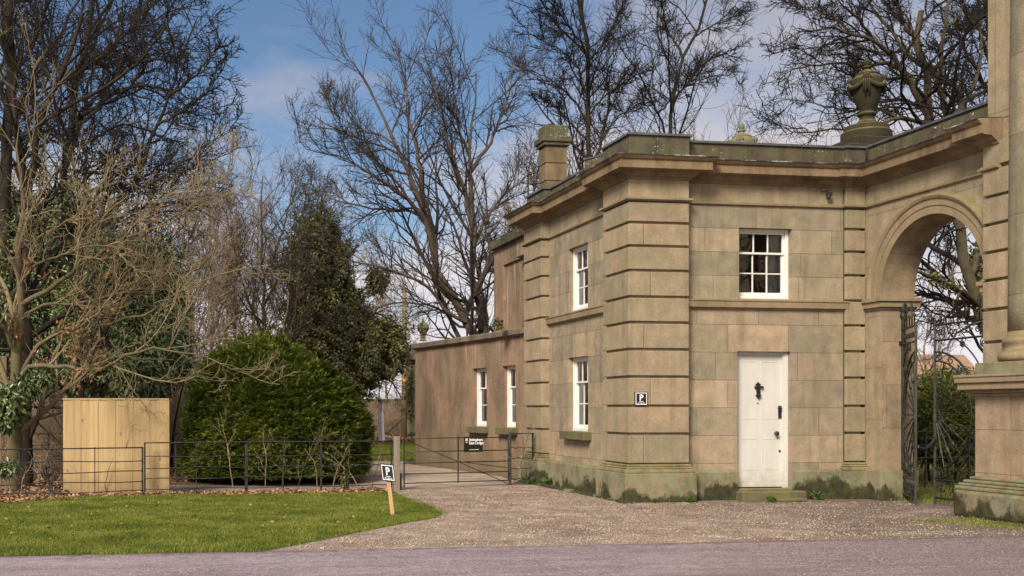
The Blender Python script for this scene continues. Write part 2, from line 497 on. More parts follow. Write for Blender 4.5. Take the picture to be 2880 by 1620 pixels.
def np_mesh(name, V, faces):
    """V (N,3); faces: list of (M,k) int arrays"""
    me = bpy.data.meshes.new(name)
    V = np.asarray(V, dtype=np.float32)
    me.vertices.add(len(V))
    me.vertices.foreach_set('co', V.ravel())
    faces = [np.asarray(f, dtype=np.int32) for f in faces if len(f)]
    nl = sum(f.size for f in faces)
    nf = sum(len(f) for f in faces)
    me.loops.add(nl)
    me.polygons.add(nf)
    me.loops.foreach_set('vertex_index', np.concatenate([f.ravel() for f in faces]))
    ks = np.concatenate([np.full(len(f), f.shape[1], dtype=np.int32) for f in faces])
    st = np.concatenate([[0], np.cumsum(ks)[:-1]]).astype(np.int32)
    me.polygons.foreach_set('loop_start', st)
    me.update(calc_edges=True)
    return me


class MB:
    def __init__(s):
        s.v, s.f = [], []

    def add(s, vs, fs):
        o = len(s.v)
        s.v += [tuple(p) for p in vs]
        s.f += [tuple(i + o for i in f) for f in fs]
        return s

    def box(s, x0, x1, y0, y1, z0, z1):
        x0, x1 = min(x0, x1), max(x0, x1)
        y0, y1 = min(y0, y1), max(y0, y1)
        vs = [(x, y, z) for z in (z0, z1) for (x, y) in ((x0, y0), (x1, y0), (x1, y1), (x0, y1))]
        return s.add(vs, [(3, 2, 1, 0), (4, 5, 6, 7), (0, 1, 5, 4), (1, 2, 6, 5), (2, 3, 7, 6), (3, 0, 4, 7)])

    def fbox(s, fr, u0, u1, z0, z1, n0, n1):
        vs = [fr(u, z, n) for z in (z0, z1) for (u, n) in ((u0, n1), (u1, n1), (u1, n0), (u0, n0))]
        return s.add(vs, [(3, 2, 1, 0), (4, 5, 6, 7), (0, 1, 5, 4), (1, 2, 6, 5), (2, 3, 7, 6), (3, 0, 4, 7)])

    def tube(s, pts, r, k=6, cap=True):
        pts = [Vector(p) for p in pts]
        n = len(pts)
        rs = r if hasattr(r, '__len__') else [r] * n
        up = None
        vs = []
        for i, p in enumerate(pts):
            t = (pts[min(i + 1, n - 1)] - pts[max(i - 1, 0)]).normalized()
            if up is None:
                up = Vector((0, 0, 1)) if abs(t.z) < .9 else Vector((1, 0, 0))
            a = t.cross(up).normalized()
            b = a.cross(t).normalized()
            up = b
            for j in range(k):
                w = 2 * PI * j / k
                vs.append(p + (a * math.cos(w) + b * math.sin(w)) * rs[i])
        fs = []
        for i in range(n - 1):
            for j in range(k):
                q = (j + 1) % k
                fs.append((i * k + j, i * k + q, (i + 1) * k + q, (i + 1) * k + j))
        if cap:
            fs.append(tuple(range(k - 1, -1, -1)))
            fs.append(tuple((n - 1) * k + j for j in range(k)))
        return s.add(vs, fs)

    def bar(s, a, b, w, d=None):
        """square bar between two points"""
        return s.tube([a, b], (d or w) * .707, 4)

    def lathe(s, c, prof, k=28):
        vs = []
        for (r, z) in prof:
            for j in range(k):
                w = 2 * PI * j / k
                vs.append((c[0] + r * math.cos(w), c[1] + r * math.sin(w), c[2] + z))
        fs = []
        for i in range(len(prof) - 1):
            for j in range(k):
                q = (j + 1) % k
                fs.append((i * k + j, i * k + q, (i + 1) * k + q, (i + 1) * k + j))
        fs.append(tuple(range(k - 1, -1, -1)))
        fs.append(tuple((len(prof) - 1) * k + j for j in range(k)))
        return s.add(vs, fs)

    def sweep(s, path, prof):
        """closed profile [(out, z)] along an open plan path; out is to the right of travel"""
        n = len(path)
        P = [Vector((p[0], p[1])) for p in path]
        offs = []
        for i in range(n):
            ns = []
            for a, b in ((i - 1, i), (i, i + 1)):
                if a >= 0 and b < n:
                    d = (P[b] - P[a]).normalized()
                    ns.append(Vector((d.y, -d.x)))
            if len(ns) == 1:
                offs.append(ns[0])
            else:
                m = (ns[0] + ns[1]).normalized()
                offs.append(m / max(.3, m.dot(ns[0])))
        k = len(prof)
        vs = []
        for i in range(n):
            for (o, z) in prof:
                q = P[i] + offs[i] * o
                vs.append((q.x, q.y, z))
        fs = []
        for i in range(n - 1):
            for j in range(k):
                q = (j + 1) % k
                fs.append((i * k + j, (i + 1) * k + j, (i + 1) * k + q, i * k + q))
        fs.append(tuple(range(k)))
        fs.append(tuple((n - 1) * k + j for j in range(k - 1, -1, -1)))
        return s.add(vs, fs)

    def panel(s, fr, us, zs, holes, depth, sub=None):
        """a wall face on frame fr with rectangular holes (u0,u1,z0,z1) and their reveals"""
        U = sorted(set(us + [h[0] for h in holes] + [h[1] for h in holes]))
        Z = sorted(set(zs + [h[2] for h in holes] + [h[3] for h in holes]))
        if sub:
            U2 = []
            for a, b in zip(U, U[1:]):
                m = max(1, int(math.ceil((b - a) / sub)))
                U2 += [a + (b - a) * i / m for i in range(m)]
            U = U2 + [U[-1]]
        for a, b in zip(U, U[1:]):
            for c, d in zip(Z, Z[1:]):
                um, zm = (a + b) / 2, (c + d) / 2
                if any(h[0] < um < h[1] and h[2] < zm < h[3] for h in holes):
                    continue
                s.add([fr(a, c, 0), fr(b, c, 0), fr(b, d, 0), fr(a, d, 0)], [(0, 1, 2, 3)])
        for (a, b, c, d) in holes:
            q = [(a, c), (b, c), (b, d), (a, d)]
            for i in range(4):
                (ua, za), (ub, zb) = q[i], q[(i + 1) % 4]
                s.add([fr(ua, za, 0), fr(ua, za, -depth), fr(ub, zb, -depth), fr(ub, zb, 0)], [(0, 1, 2, 3)])
        return s

    def build(s, name, mat, parent=None, smooth=False, bevel=0., weld=False):
        me = bpy.data.meshes.new(name)
        o = LOC[parent.name] if parent else Vector((0, 0, 0))
        me.from_pydata([(p[0] - o.x, p[1] - o.y, p[2] - o.z) for p in s.v], [], s.f)
        if weld:
            bm = bmesh.new()
            bm.from_mesh(me)
            bmesh.ops.remove_doubles(bm, verts=bm.verts, dist=1e-4)
            bm.to_mesh(me)
            bm.free()
        me.update()
        if smooth:
            me.polygons.foreach_set('use_smooth', [True] * len(me.polygons))
        ob = link_mesh(name, me, mat, parent)
        if bevel:
            md = ob.modifiers.new('worn_edges', 'BEVEL')
            md.width = bevel
            md.segments = 2
            md.limit_method = 'ANGLE'
            md.angle_limit = math.radians(40)
        return ob


def frame(o, u, nrm):
    o = Vector((o[0], o[1], 0))
    u = Vector((u[0], u[1], 0)).normalized()
    nn = Vector((nrm[0], nrm[1], 0)).normalized()
    return lambda a, z, n: (o + u * a + nn * n + Vector((0, 0, z)))[:]


def text_into(mb, fr, s, u, z, size, n, align='CENTER', bold=0.):
    cu = bpy.data.curves.new('lettering', 'FONT')
    cu.body = s
    cu.size = size
    cu.align_x = align
    cu.extrude = .0012
    cu.offset = bold
    cu.resolution_u = 3
    o = bpy.data.objects.new('lettering', cu)
    COL.objects.link(o)
    dg = bpy.context.evaluated_depsgraph_get()
    me = bpy.data.meshes.new_from_object(o.evaluated_get(dg))
    vs = [fr(u + v.co.x, z + v.co.y, n + v.co.z) for v in me.vertices]
    mb.add(vs, [tuple(p.vertices) for p in me.polygons])
    bpy.data.objects.remove(o)
    bpy.data.curves.remove(cu)
    bpy.data.meshes.remove(me)


# ------------------------------------------------------------------ the lodge
XF, YF, ZP = 8.09, 18.0, 5.88            # flank plane, front plane, top of cornice
lodge = thing('stone_lodge', 'two storey sandstone gate lodge with white door, rusticated corner pillars and rendered wing', 'building', (9.5, 20, 0))
FRONT = frame((0, YF), (1, 0), (0, -1))              # u = world x
FLANK = frame((XF, 0), (0, -1), (-1, 0))             # u = -y


def ring_cornice(path, parent, name='cornice'):
    mb = MB()
    mb.sweep(path, [(-.05, 5.53), (.025, 5.53), (.03, 5.56), (.07, 5.585), (.11, 5.62), (.12, 5.638), (.26, 5.65), (.26, 5.665), (.285, 5.665),
                    (.285, 5.80), (.315, 5.815), (.345, 5.85), (.35, 5.875), (-.05, 5.905)])
    mb.build(name, 'cornice', parent)
    md = MB()
    md.sweep(path, [(-.05, 5.908), (.356, 5.879), (.358, 5.868), (.366, 5.868), (.365, 5.886), (-.05, 5.916)])
    md.build('lead_flashing', 'lead_light', parent)


def string_course(path, parent, z0=3.34, z1=3.52):
    MB().sweep(path, [(-.05, z0), (.02, z0), (.035, z0 + .03), (.075, z0 + .035), (.085, z1 - .045), (.1, z1 - .035), (.1, z1 - .012), (-.05, z1 + .012)]).build('string_course', 'ledge', parent)


def frieze_band(path, parent):
    MB().sweep(path, [(-.05, 5.16), (.012, 5.16), (.045, 5.175), (.05, 5.205), (.03, 5.215), (.014, 5.23), (-.05, 5.235)]).build('architrave', 'ledge', parent)


def plinth(path, parent, z1=.52):
    MB().sweep(path, [(-.1, 0.), (.07, 0.), (.07, z1 - .03), (.055, z1 - .005), (.0, z1 + .012), (-.1, z1 + .012)]).build('plinth', 'plinth', parent)


def pilaster(x0, x1, y0, y1, parent, joints, zt=5.16, base=(.1, .1, .1, .1), split=None, name='rusticated_pillar', z_base=.5):
    core = MB().box(x0 + .05, x1 - .05, y0 + .05, y1 - .05, .0, 5.56)
    zs = joints
    for i, (a, b) in enumerate(zip(zs, zs[1:])):
        if split and i % 2 == 0:
            c = x0 + (x1 - x0) * (split[0] if i % 4 == 0 else split[1])
            core.box(x0, c - .003, y0, y1, a + .021, b - .021)
            core.box(c + .003, x1, y0, y1, a + .021, b - .021)
        else:
            core.box(x0, x1, y0, y1, a + .021, b - .021)
    core.box(x0, x1, y0, y1, zs[-1] + .06, 5.56)
    p = core.build(name, 'block', parent, bevel=.012)
    b = MB()
    # moulded foot
    l, r, f, k = base
    c = [(x0, y1), (x0, y0), (x1, y0), (x1, y1)]
    for (o, z0, z1) in ((.028, .605, .65), (.05, .57, .605), (.085, .50, .57)):
        b.box(x0 - min(o, l), x1 + min(o, r), y0 - min(o, f), y1 + min(o, k), z0, z1)
    b.build('moulded_foot', 'foot', p, bevel=.016)
    q = MB().box(x0 - l, x1 + r, y0 - f, y1 + k, 0, .5)
    q.build('pillar_plinth', 'plinth', p, bevel=.015)
    e = MB()
    for (o, z0, z1) in ((.03, 5.165, 5.185), (.055, 5.185, 5.222)):
        e.box(x0 - min(o, l), x1 + min(o, r), y0 - min(o, f), y1 + min(o, k), z0, z1)
    e.build('pillar_necking', 'ledge', p)
    return p


JOINTS = [.65, 1.17, 1.65, 2.15, 2.62, 3.08, 3.52, 3.97, 4.39, 4.79, 5.16]
pilaster(7.91, 9.01, 17.82, 18.93, lodge, JOINTS, split=(.25, .36))
pilaster(7.91, 8.62, 22.2, 23.32, lodge, JOINTS)
pilaster(12.03, 12.41, 17.93, 18.4, lodge, JOINTS, base=(.08, .0, .08, 0))

# front wall
DOOR = (10.0, 11.01, .2, 2.61)
WIN = (10.03, 11.04, 3.535, 4.78)
MB().panel(FRONT, [9.0, 12.05], [0., 3.4], [DOOR], .16).build('front_wall_lower', 'ashlar_lower', lodge)
MB().panel(FRONT, [9.0, 12.05], [3.4, 5.2], [WIN], .16).build('front_wall_upper', 'ashlar_upper', lodge)
MB().panel(FRONT, [9.0, 12.05], [5.2, 5.56], [], .1).build('front_frieze', 'frieze', lodge)
plinth([(9.0, YF), (9.985, YF)], lodge)
plinth([(11.03, YF), (11.96, YF)], lodge)
string_course([(9.005, YF), (12.08, YF)], lodge)
frieze_band([(9.0, YF), (12.03, YF)], lodge)
# flank wall, u = -y
W_UP = (-21.1, -20.09, 3.535, 4.795)
W_LO = (-21.1, -20.08, 1.16, 2.62)
MB().panel(FLANK, [-22.25, -18.9], [0., 3.4], [W_LO], .13).build('flank_wall_lower', 'ashlar_lower', lodge)
MB().panel(FLANK, [-22.25, -18.9], [3.4, 5.2], [W_UP], .13).build('flank_wall_upper', 'ashlar_upper', lodge)
MB().panel(FLANK, [-22.25, -18.9], [5.2, 5.56], [], .1).build('flank_frieze', 'frieze', lodge)
plinth([(XF, 22.15), (XF, 18.95)], lodge)
string_course([(XF, 22.2), (XF, 18.93)], lodge)
frieze_band([(XF, 22.2), (XF, 18.93)], lodge)
LPATH = [(8.7, 23.32), (7.91, 23.32), (7.91, 22.2), (XF, 22.2), (XF, 18.93), (7.91, 18.93), (7.91, 17.82), (9.01, 17.82), (9.01, YF), (12.03, YF), (12.03, 17.93), (12.415, 17.93)]
ring_cornice(LPATH, lodge)
# parapet: blocks stand forward over the pillars
PP = [(8.7, 23.26), (7.97, 23.26), (7.97, 22.2), (8.13, 22.2), (8.13, 18.95), (7.93, 18.95), (7.93, 17.84), (9.03, 17.84), (9.03, 18.03), (12.05, 18.03), (12.05, 17.96), (12.44, 17.96)]


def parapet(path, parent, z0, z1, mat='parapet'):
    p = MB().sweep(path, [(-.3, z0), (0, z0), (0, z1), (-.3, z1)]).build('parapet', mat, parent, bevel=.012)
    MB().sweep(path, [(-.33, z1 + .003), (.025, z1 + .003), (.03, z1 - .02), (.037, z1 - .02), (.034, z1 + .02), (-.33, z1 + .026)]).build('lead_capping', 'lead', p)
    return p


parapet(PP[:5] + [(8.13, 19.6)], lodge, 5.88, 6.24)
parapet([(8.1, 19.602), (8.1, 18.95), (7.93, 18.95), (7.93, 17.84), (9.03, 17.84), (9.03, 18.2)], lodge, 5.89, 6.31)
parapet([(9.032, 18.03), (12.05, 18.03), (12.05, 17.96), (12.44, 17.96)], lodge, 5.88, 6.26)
# roof, hidden walls
bk = MB()
bk.box(8.4, 12.9, 18.4, 23.35, 5.78, 5.86)
bk.box(8.5, 13.5, 26.1, 26.3, 0, 5.86)
bk.box(13.0, 13.2, 18.4, 26.1, 0, 5.86)
bk.build('flat_roof', 'lead', lodge)
# rooms behind the windows
rm = MB()
rm.box(8.75, 12.0, 20.1, 20.2, .2, 5.7)
rm.box(9.9, 10.0, 18.9, 26, .2, 5.7)
rm.box(8.5, 12.9, 18.3, 26, 3.0, 3.1)
rm.build('inner_walls', 'dark_room', lodge)
# rendered rear block
RX = 8.36
RB = frame((RX, 0), (0, -1), (-1, 0))
MB().panel(RB, [-26.75, -23.3], [3.42, 5.6], [(-26.2, -23.6, 3.5, 5.14)], .06).build('rear_block_wall', 'render', lodge)
rb2 = MB().box(RX + .06, RX + .1, 23.6, 26.2, 3.5, 5.14).build('blind_panel', 'render', lodge)
MB().box(RX, 12.9, 26.75, 26.95, 0, 5.6).build('rear_end_wall', 'render', lodge)
MB().box(RX - .12, 12.9, 23.4, 27.0, 5.6, 5.80).build('rear_coping', 'parapet', lodge, bevel=.02)
MB().box(RX - .14, RX, 24.3, 24.75, 5.12, 5.14).build('slate_shelf', 'iron', lodge)
MB().tube([(RX - .02, 24.9, 3.45), (RX - .03, 24.4, 3.55), (RX - .03, 23.9, 3.8), (RX - .02, 23.45, 4.3)], .012, 5).build('wall_cable', 'iron', lodge)

# chimney
M['chimney_stone'] = mat_stone('chimney_stone', (.235, .165, .095), (.105, .08, .048), algae=.4, algae_col=(.06, .055, .022), soot=.6, streak=.6, island=.7)
ch = MB()
cx0, cx1, cy0, cy1 = 9.02, 9.55, 25.0, 25.46
ch.box(cx0 + .02, cx1 - .02, cy0 + .02, cy1 - .02, 5.8, 8.2)
for a, b in ((6.1, 6.62), (6.62, 7.0), (7.0, 7.42), (7.42, 7.83)):
    ch.box(cx0, cx1, cy0, cy1, a + .015, b - .015)
chim = ch.build('chimney', 'chimney_stone', lodge, bevel=.012)
c2 = MB().box(cx0 - .06, cx1 + .06, cy0 - .06, cy1 + .06, 7.84, 7.92)
c2.box(cx0 - .10, cx1 + .10, cy0 - .10, cy1 + .10, 7.92, 8.06)
c2.box(cx0 - .02, cx1 + .02, cy0 - .02, cy1 + .02, 8.06, 8.33)
MB().box(cx0 - .02, cx1 + .06, cy0 - .03, cy1, 5.9, 6.1).build('chimney_foot', 'block', chim, bevel=.02)
c2.build('chimney_cap', 'parapet', chim, bevel=.02)

# door and its step
dfr = MB()
dfr.fbox(FRONT, 10.0, 10.06, .2, 2.61, -.24, -.10)
dfr.fbox(FRONT, 10.915, 11.01, .2, 2.61, -.24, -.085)
dfr.fbox(FRONT, 10.06, 10.915, 2.555, 2.61, -.24, -.085)
dfr.fbox(FRONT, 10.955, 11.008, .202, 2.6, -.085, -.07)
dr = MB()
dr.fbox(FRONT, 10.06, 10.915, .215, 2.555, -.2, -.135)
for z0, z1 in ((2.46, 2.52), (1.295, 1.40), (.96, 1.04), (.46, .23)):
    pass
door = dr.build('front_door', 'door_paint', lodge)
dfr.build('door_frame', 'door_paint', door, bevel=.006)
mo = MB()
for (u0, u1) in ((10.13, 10.44), (10.53, 10.85)):
    for (z0, z1) in ((1.42, 2.44), (.52, 1.075)):
        for (a, b, c, d) in ((u0, u1, z0, z0 + .012), (u0, u1, z1 - .012, z1), (u0, u0 + .012, z0 + .012, z1 - .012), (u1 - .012, u1, z0 + .012, z1 - .012)):
            mo.fbox(FRONT, a, b, c, d, -.135, -.130)
mo.fbox(FRONT, 10.06, 10.915, .22, .275, -.135, -.115)
mo.build('door_mouldings', 'door_paint', door, bevel=.003)
kn = MB()
KU = 10.46


def ftube(mb, fr, pts, r, k=8):
    mb.tube([fr(*p) for p in pts], r, k)


def fpoly(mb, fr, pts, n0, n1):
    k = len(pts)
    mb.add([fr(u, z, n1) for u, z in pts] + [fr(u, z, n0) for u, z in pts],
           [tuple(range(k)), tuple(range(2 * k - 1, k - 1, -1))] + [(i, i + k, (i + 1) % k + k, (i + 1) % k) for i in range(k)])


fpoly(kn, FRONT, [(KU, 2.075), (KU - .05, 2.03), (KU - .022, 2.0), (KU + .022, 2.0), (KU + .05, 2.03)], -.135, -.105)
fpoly(kn, FRONT, [(KU - .032, 2.0), (KU - .028, 1.84), (KU + .028, 1.84), (KU + .032, 2.0)], -.135, -.095)
fpoly(kn, FRONT, [(KU - .05, 1.835), (KU - .03, 1.855), (KU + .03, 1.855), (KU + .05, 1.835), (KU, 1.775)], -.135, -.09)
ftube(kn, FRONT, [(KU - .075, 1.985, -.1), (KU + .09, 1.985, -.095)], [.022, .018])
kn.build('door_knocker', 'iron', door, bevel=.004)
ha = MB()
ha.fbox(FRONT, 10.852, 10.908, 1.43, 1.655, -.135, -.12)
ftube(ha, FRONT, [(10.88, 1.61, -.12), (10.88, 1.61, -.07), (10.80, 1.612, -.065)], .011)
ha.build('door_handle', 'iron', door, bevel=.004)
kb = MB()
ftube(kb, FRONT, [(10.79, 1.165, -.135), (10.79, 1.165, -.09), (10.79, 1.165, -.085), (10.79, 1.165, -.06), (10.79, 1.165, -.045)], [.018, .018, .04, .042, .02], 12)
kb.build('door_knob', 'iron', door, smooth=False)
for nm, u_, z_, r_ in (('keyhole', 10.84, 1.085, .013), ('lock_cylinder', 10.88, .85, .02), ('spyhole', 10.46, 1.70, .012)):
    kb = MB()
    ftube(kb, FRONT, [(u_, z_, -.135), (u_, z_, -.125)], r_, 10)
    kb.build(nm, 'iron', door)
stp = MB()
pts = [(9.93, 17.68), (10.9, 17.62), (11.12, 17.68), (11.16, 17.82), (11.14, 17.93), (9.93, 17.93)]
stp.add([(x, y, 0) for x, y in pts] + [(x, y, .165) for x, y in pts], [(5, 4, 3, 2, 1, 0), tuple(range(6, 12))] + [(i, (i + 1) % 6, (i + 1) % 6 + 6, i + 6) for i in range(6)])
stp.box(9.99, 11.02, 17.93, 18.2, 0, .195)
stp.build('door_step', 'sill', lodge, bevel=.015)
MB().box(10.35, 11.0, 17.44, 17.72, 0, .06).build('lower_step', 'sill', lodge, bevel=.02)


def sash_window(fr, u0, u1, z0, z1, depth, rows_top, rows_bot, parent, split, cols=3, curtain=None, sill=None, name='sash_window'):
    w = MB()
    fw = .055
    n0, n1 = -depth - .1, -depth + .01
    w.fbox(fr, u0, u0 + fw, z0, z1, n0, n1)
    w.fbox(fr, u1 - fw, u1, z0, z1, n0, n1)
    w.fbox(fr, u0 + fw, u1 - fw, z1 - .045, z1, n0, n1)
    w.fbox(fr, u0 + fw, u1 - fw, z0, z0 + .055, n0, n1 + .03)
    win = w.build(name, 'white', parent, bevel=.004)
    a, b = u0 + fw, u1 - fw
    zt, zb = z1 - .045, z0 + .055
    for (s0, s1, rows, nn, br) in ((split - .02, zt, rows_top, -depth - .03, .035), (zb, split + .02, rows_bot, -depth - .062, .075)):
        s = MB()
        sw = .042
        s.fbox(fr, a, a + sw, s0, s1, nn - .03, nn)
        s.fbox(fr, b - sw, b, s0, s1, nn - .03, nn)
        s.fbox(fr, a + sw, b - sw, s1 - .038, s1, nn - .03, nn)
        s.fbox(fr, a + sw, b - sw, s0, s0 + br, nn - .03, nn)
        ga, gb, gz0, gz1 = a + sw, b - sw, s0 + br, s1 - .038
        for i in range(1, cols):
            c = ga + (gb - ga) * i / cols
            s.fbox(fr, c - .011, c + .011, gz0, gz1, nn - .028, nn - .004)
        for j in range(1, rows):
            c = gz0 + (gz1 - gz0) * j / rows
            for i in range(cols):
                c0 = ga + (gb - ga) * i / cols + (.011 if i else 0)
                c1 = ga + (gb - ga) * (i + 1) / cols - (.011 if i < cols - 1 else 0)
                s.fbox(fr, c0, c1, c - .011, c + .011, nn - .028, nn - .004)
        so = s.build('sash', 'white', win, bevel=.003)
        MB().add([fr(ga, gz0, nn - .02), fr(gb, gz0, nn - .02), fr(gb, gz1, nn - .02), fr(ga, gz1, nn - .02)], [(0, 1, 2, 3)]).build('pane', 'glass', win)
    if curtain:
        for (ca, cb) in curtain:
            c = MB()
            m = 22
            rows = []
            for i in range(m + 1):
                u = ca + (cb - ca) * i / m
                nn = -depth - .2 + .03 * math.sin(i * 1.7) + .012 * math.sin(i * 4.1)
                rows.append((u, nn))
            vs = [fr(u, z0 + .02, n) for u, n in rows] + [fr(u, z1 - .02, n) for u, n in rows]
            c.add(vs, [(i, i + 1, i + m + 2, i + m + 1) for i in range(m)])
            c.build('curtain', 'curtain', win, smooth=True)
    if sill:
        MB().fbox(fr, *sill).build('sill', 'sill', win, bevel=.012)
    return win


sash_window(FRONT, *WIN, .13, 1, 2, lodge, 4.36, curtain=[(10.76, 11.0), (10.05, 10.12)])
sash_window(FLANK, *W_UP, .105, 1, 2, lodge, 4.36, curtain=[(-20.75, -20.5), (-20.24, -20.12)])
sash_window(FLANK, *W_LO, .105, 1, 2, lodge, 2.13, curtain=[(-20.62, -20.4), (-20.24, -20.12)], sill=(-21.2, -19.9, 1.0, 1.16, -.05, .16))

# curved rendered screen wall of the lodge, in (s, z, n) along an arc
CP = [(8.30, 23.34), (8.21, 24.3), (8.10, 25.2), (7.96, 26.2), (7.81, 27.2), (7.63, 28.3), (7.43, 29.5), (7.2, 30.7)]
SEG = [0.]
for a, b in zip(CP, CP[1:]):
    SEG.append(SEG[-1] + math.dist(a, b))
SLEN = SEG[-1]


def arc_frame(s, z, n):
    s = SLEN - s  # runs left to right as seen
    s_c = min(max(s, 0), SLEN)
    i = max(j for j in range(len(SEG) - 1) if SEG[j] <= s_c + 1e-9)

    def pt(q):
        j = max(k for k in range(len(SEG) - 1) if SEG[k] <= q + 1e-9)
        f = (q - SEG[j]) / (SEG[j + 1] - SEG[j])
        p0, p1, p2, p3 = (Vector(CP[max(j - 1, 0)]), Vector(CP[j]), Vector(CP[j + 1]), Vector(CP[min(j + 2, len(CP) - 1)]))
        return .5 * ((2 * p1) + (p2 - p0) * f + (2 * p0 - 5 * p1 + 4 * p2 - p3) * f * f + (3 * p1 - p0 - 3 * p2 + p3) * f ** 3)
    p = pt(s_c)
    q = pt(min(s_c + .01, SLEN - 1e-6)) - pt(max(s_c - .01, 0))
    q.normalize()
    nn = Vector((-q.y, q.x))  # outward to the left (-x)
    r = p + nn * n
    return (r.x, r.y, z)


def s_of(px):
    """arc position whose bearing is px"""
    best = min((abs(CX + F * ((p[0] * CS - p[1] * SN) / (p[0] * SN + p[1] * CS)) - px), s) for s in np.linspace(0, SLEN, 400) for p in [arc_frame(s, 0, 0)])
    return best[1]


HW = []
for (pa, pb) in ((1328.5, 1369), (1413, 1450.5)):
    HW.append((s_of(pa), s_of(pb), 1.16, 2.62))
wing = MB().panel(arc_frame, [0, SLEN], [0, 3.3], HW, .17, sub=.25).build('curved_wing_wall', 'render', lodge, weld=True)
for h in HW:
    sash_window(arc_frame, *h, .135, 1, 2, lodge, 2.12, cols=2, curtain=[(h[1] - .45, h[1] - .08)], sill=(h[0] - .08, h[1] + .12, 1.0, 1.16, -.05, .16))
cp = MB()
prof = [(-1.9, 3.28), (.05, 3.28), (.09, 3.31), (.12, 3.32), (.12, 3.43), (.06, 3.46), (-1.9, 3.47)]
ss = [i * SLEN / 30 for i in range(31)]
vs, fs = [], []
for s in ss:
    for (n, z) in prof:
        vs.append(arc_frame(s, z, n))
k = len(prof)
for i in range(30):
    for j in range(k):
        q = (j + 1) % k
        fs.append((i * k + j, (i + 1) * k + j, (i + 1) * k + q, i * k + q))
fs += [tuple(range(k - 1, -1, -1)), tuple(30 * k + j for j in range(k))]
cp.add(vs, fs).build('wing_coping', 'coping', lodge)
bw = MB()
for i in range(30):
    a, b = ss[i], ss[i + 1]
    bw.add([arc_frame(a, 0, -1.7), arc_frame(b, 0, -1.7), arc_frame(b, 3.28, -1.7), arc_frame(a, 3.28, -1.7)], [(0, 1, 2, 3)])
bw.add([arc_frame(0, 0, 0), arc_frame(0, 0, -1.7), arc_frame(0, 3.28, -1.7), arc_frame(0, 3.28, 0)], [(0, 1, 2, 3)])
bw.build('wing_rear_wall', 'render', lodge)
# footing kerb along the flank
MB().sweep([(7.9, 23.5), (7.80, 23.4), (7.80, 18.7), (7.74, 17.5)], [(-.1, 0), (.05, 0), (.045, .04), (-.1, .05)]).build('kerb_footing', 'plinth', lodge, bevel=.01)

# ------------------------------------------------------------------ pedestrian archway beside the lodge
XA = 12.42
YC, RA, ZS = 16.26, 1.23, 3.54
arch = thing('stone_archway', 'tall sandstone side archway with moulded arch joining lodge and great gate', 'archway', (12.7, 16.3, 0))
TK = .62
aw = MB()
ya, yb = YC + RA, YC - RA
for (X, flip) in ((XA, 1), (XA + TK, -1)):
    def q(a, b, c, d):
        aw.add([(X, *a), (X, *b), (X, *c), (X, *d)], [(0, 1, 2, 3)[::flip]])
    q((18.0, 0), (ya, 0), (ya, ZS), (18.0, ZS))
    q((yb, 0), (14.6, 0), (14.6, ZS), (yb, ZS))
    q((18.0, ZS), (ya, ZS), (ya, 5.56), (18.0, 5.56))
    q((yb, ZS), (14.6, ZS), (14.6, 5.56), (yb, 5.56))
    N = 40
    for i in range(N):
        t0, t1 = PI * i / N, PI * (i + 1) / N
        q((YC + RA * math.cos(t0), ZS + RA * math.sin(t0)), (YC + RA * math.cos(t1), ZS + RA * math.sin(t1)), (YC + RA * math.cos(t1), 5.56), (YC + RA * math.cos(t0), 5.56))
aw.build('arch_wall', mat_stone('arch_stone', (.325, .25, .17), (.24, .195, .13), row=.9, z0=.52, bw=1.9, ushift=.3, streak=.4, algae=.25, soot=.18), arch)
iv = MB()
prof = [(ya, 0)] + [(YC + RA * math.cos(PI * i / 40), ZS + RA * math.sin(PI * i / 40)) for i in range(41)] + [(yb, 0)]
for a, b in zip(prof, prof[1:]):
    iv.add([(XA, *a), (XA, *b), (XA + TK, *b), (XA + TK, *a)], [(0, 1, 2, 3)])
iv.build('arch_soffit', mat_stone('soffit_stone', (.33, .24, .155), (.23, .18, .12), row=.75, z0=.52, bw=3., soot=.3, patch=.5, streak=.4), arch)
av = MB()
ring = [(RA + .0, 0), (RA + .0, .035), (RA + .13, .035), (RA + .135, .05), (RA + .24, .05), (RA + .25, .075), (RA + .29, .095), (RA + .32, .09), (RA + .335, .06), (RA + .345, 0)]
N = 48
vs, fs = [], []
for i in range(N + 1):
    t = PI * i / N
    for (r, o) in ring:
        vs.append((XA - o, YC + r * math.cos(t), ZS + r * math.sin(t)))
k = len(ring)
for i in range(N):
    for j in range(k - 1):
        fs.append((i * k + j, i * k + j + 1, (i + 1) * k + j + 1, (i + 1) * k + j))
av.add(vs, fs).build('archivolt', 'ledge', arch)
for (y0, y1) in ((17.92, ya), (yb, 14.92)):
    im = MB()
    e0, e1 = (0, -.11) if y0 > 17 else (.11, 0)
    for (o, z0, z1) in ((.03, 3.33, 3.37), (.07, 3.37, 3.47), (.105, 3.47, 3.54)):
        k0 = y0 + (o if y0 < 17 else 0)
        k1 = y1 - (o if y0 > 17 else 0)
        im.box(XA - o, XA + TK + o, k1, k0, z0, z1)
    im.build('impost', 'ledge', arch, bevel=.006)
# jamb plinth
MB().box(XA - .05, XA + TK + .05, ya - .05, 17.93, 0, .53).build('jamb_plinth', 'plinth', arch, bevel=.015)
MB().box(XA - .05, XA + TK + .05, 14.86, yb + .05, 0, .53).build('jamb_plinth', 'plinth', arch, bevel=.015)
APATH = [(XA, 17.93), (XA, 14.9)]
ring_cornice(APATH, arch)
frieze_band(APATH, arch)
parapet([(XA + .03, 17.93), (XA + .03, 14.6)], arch, 5.9, 6.26)
MB().box(XA + .02, XA + TK, 14.65, 17.9, 5.55, 6.2).build('arch_core', 'parapet', arch)

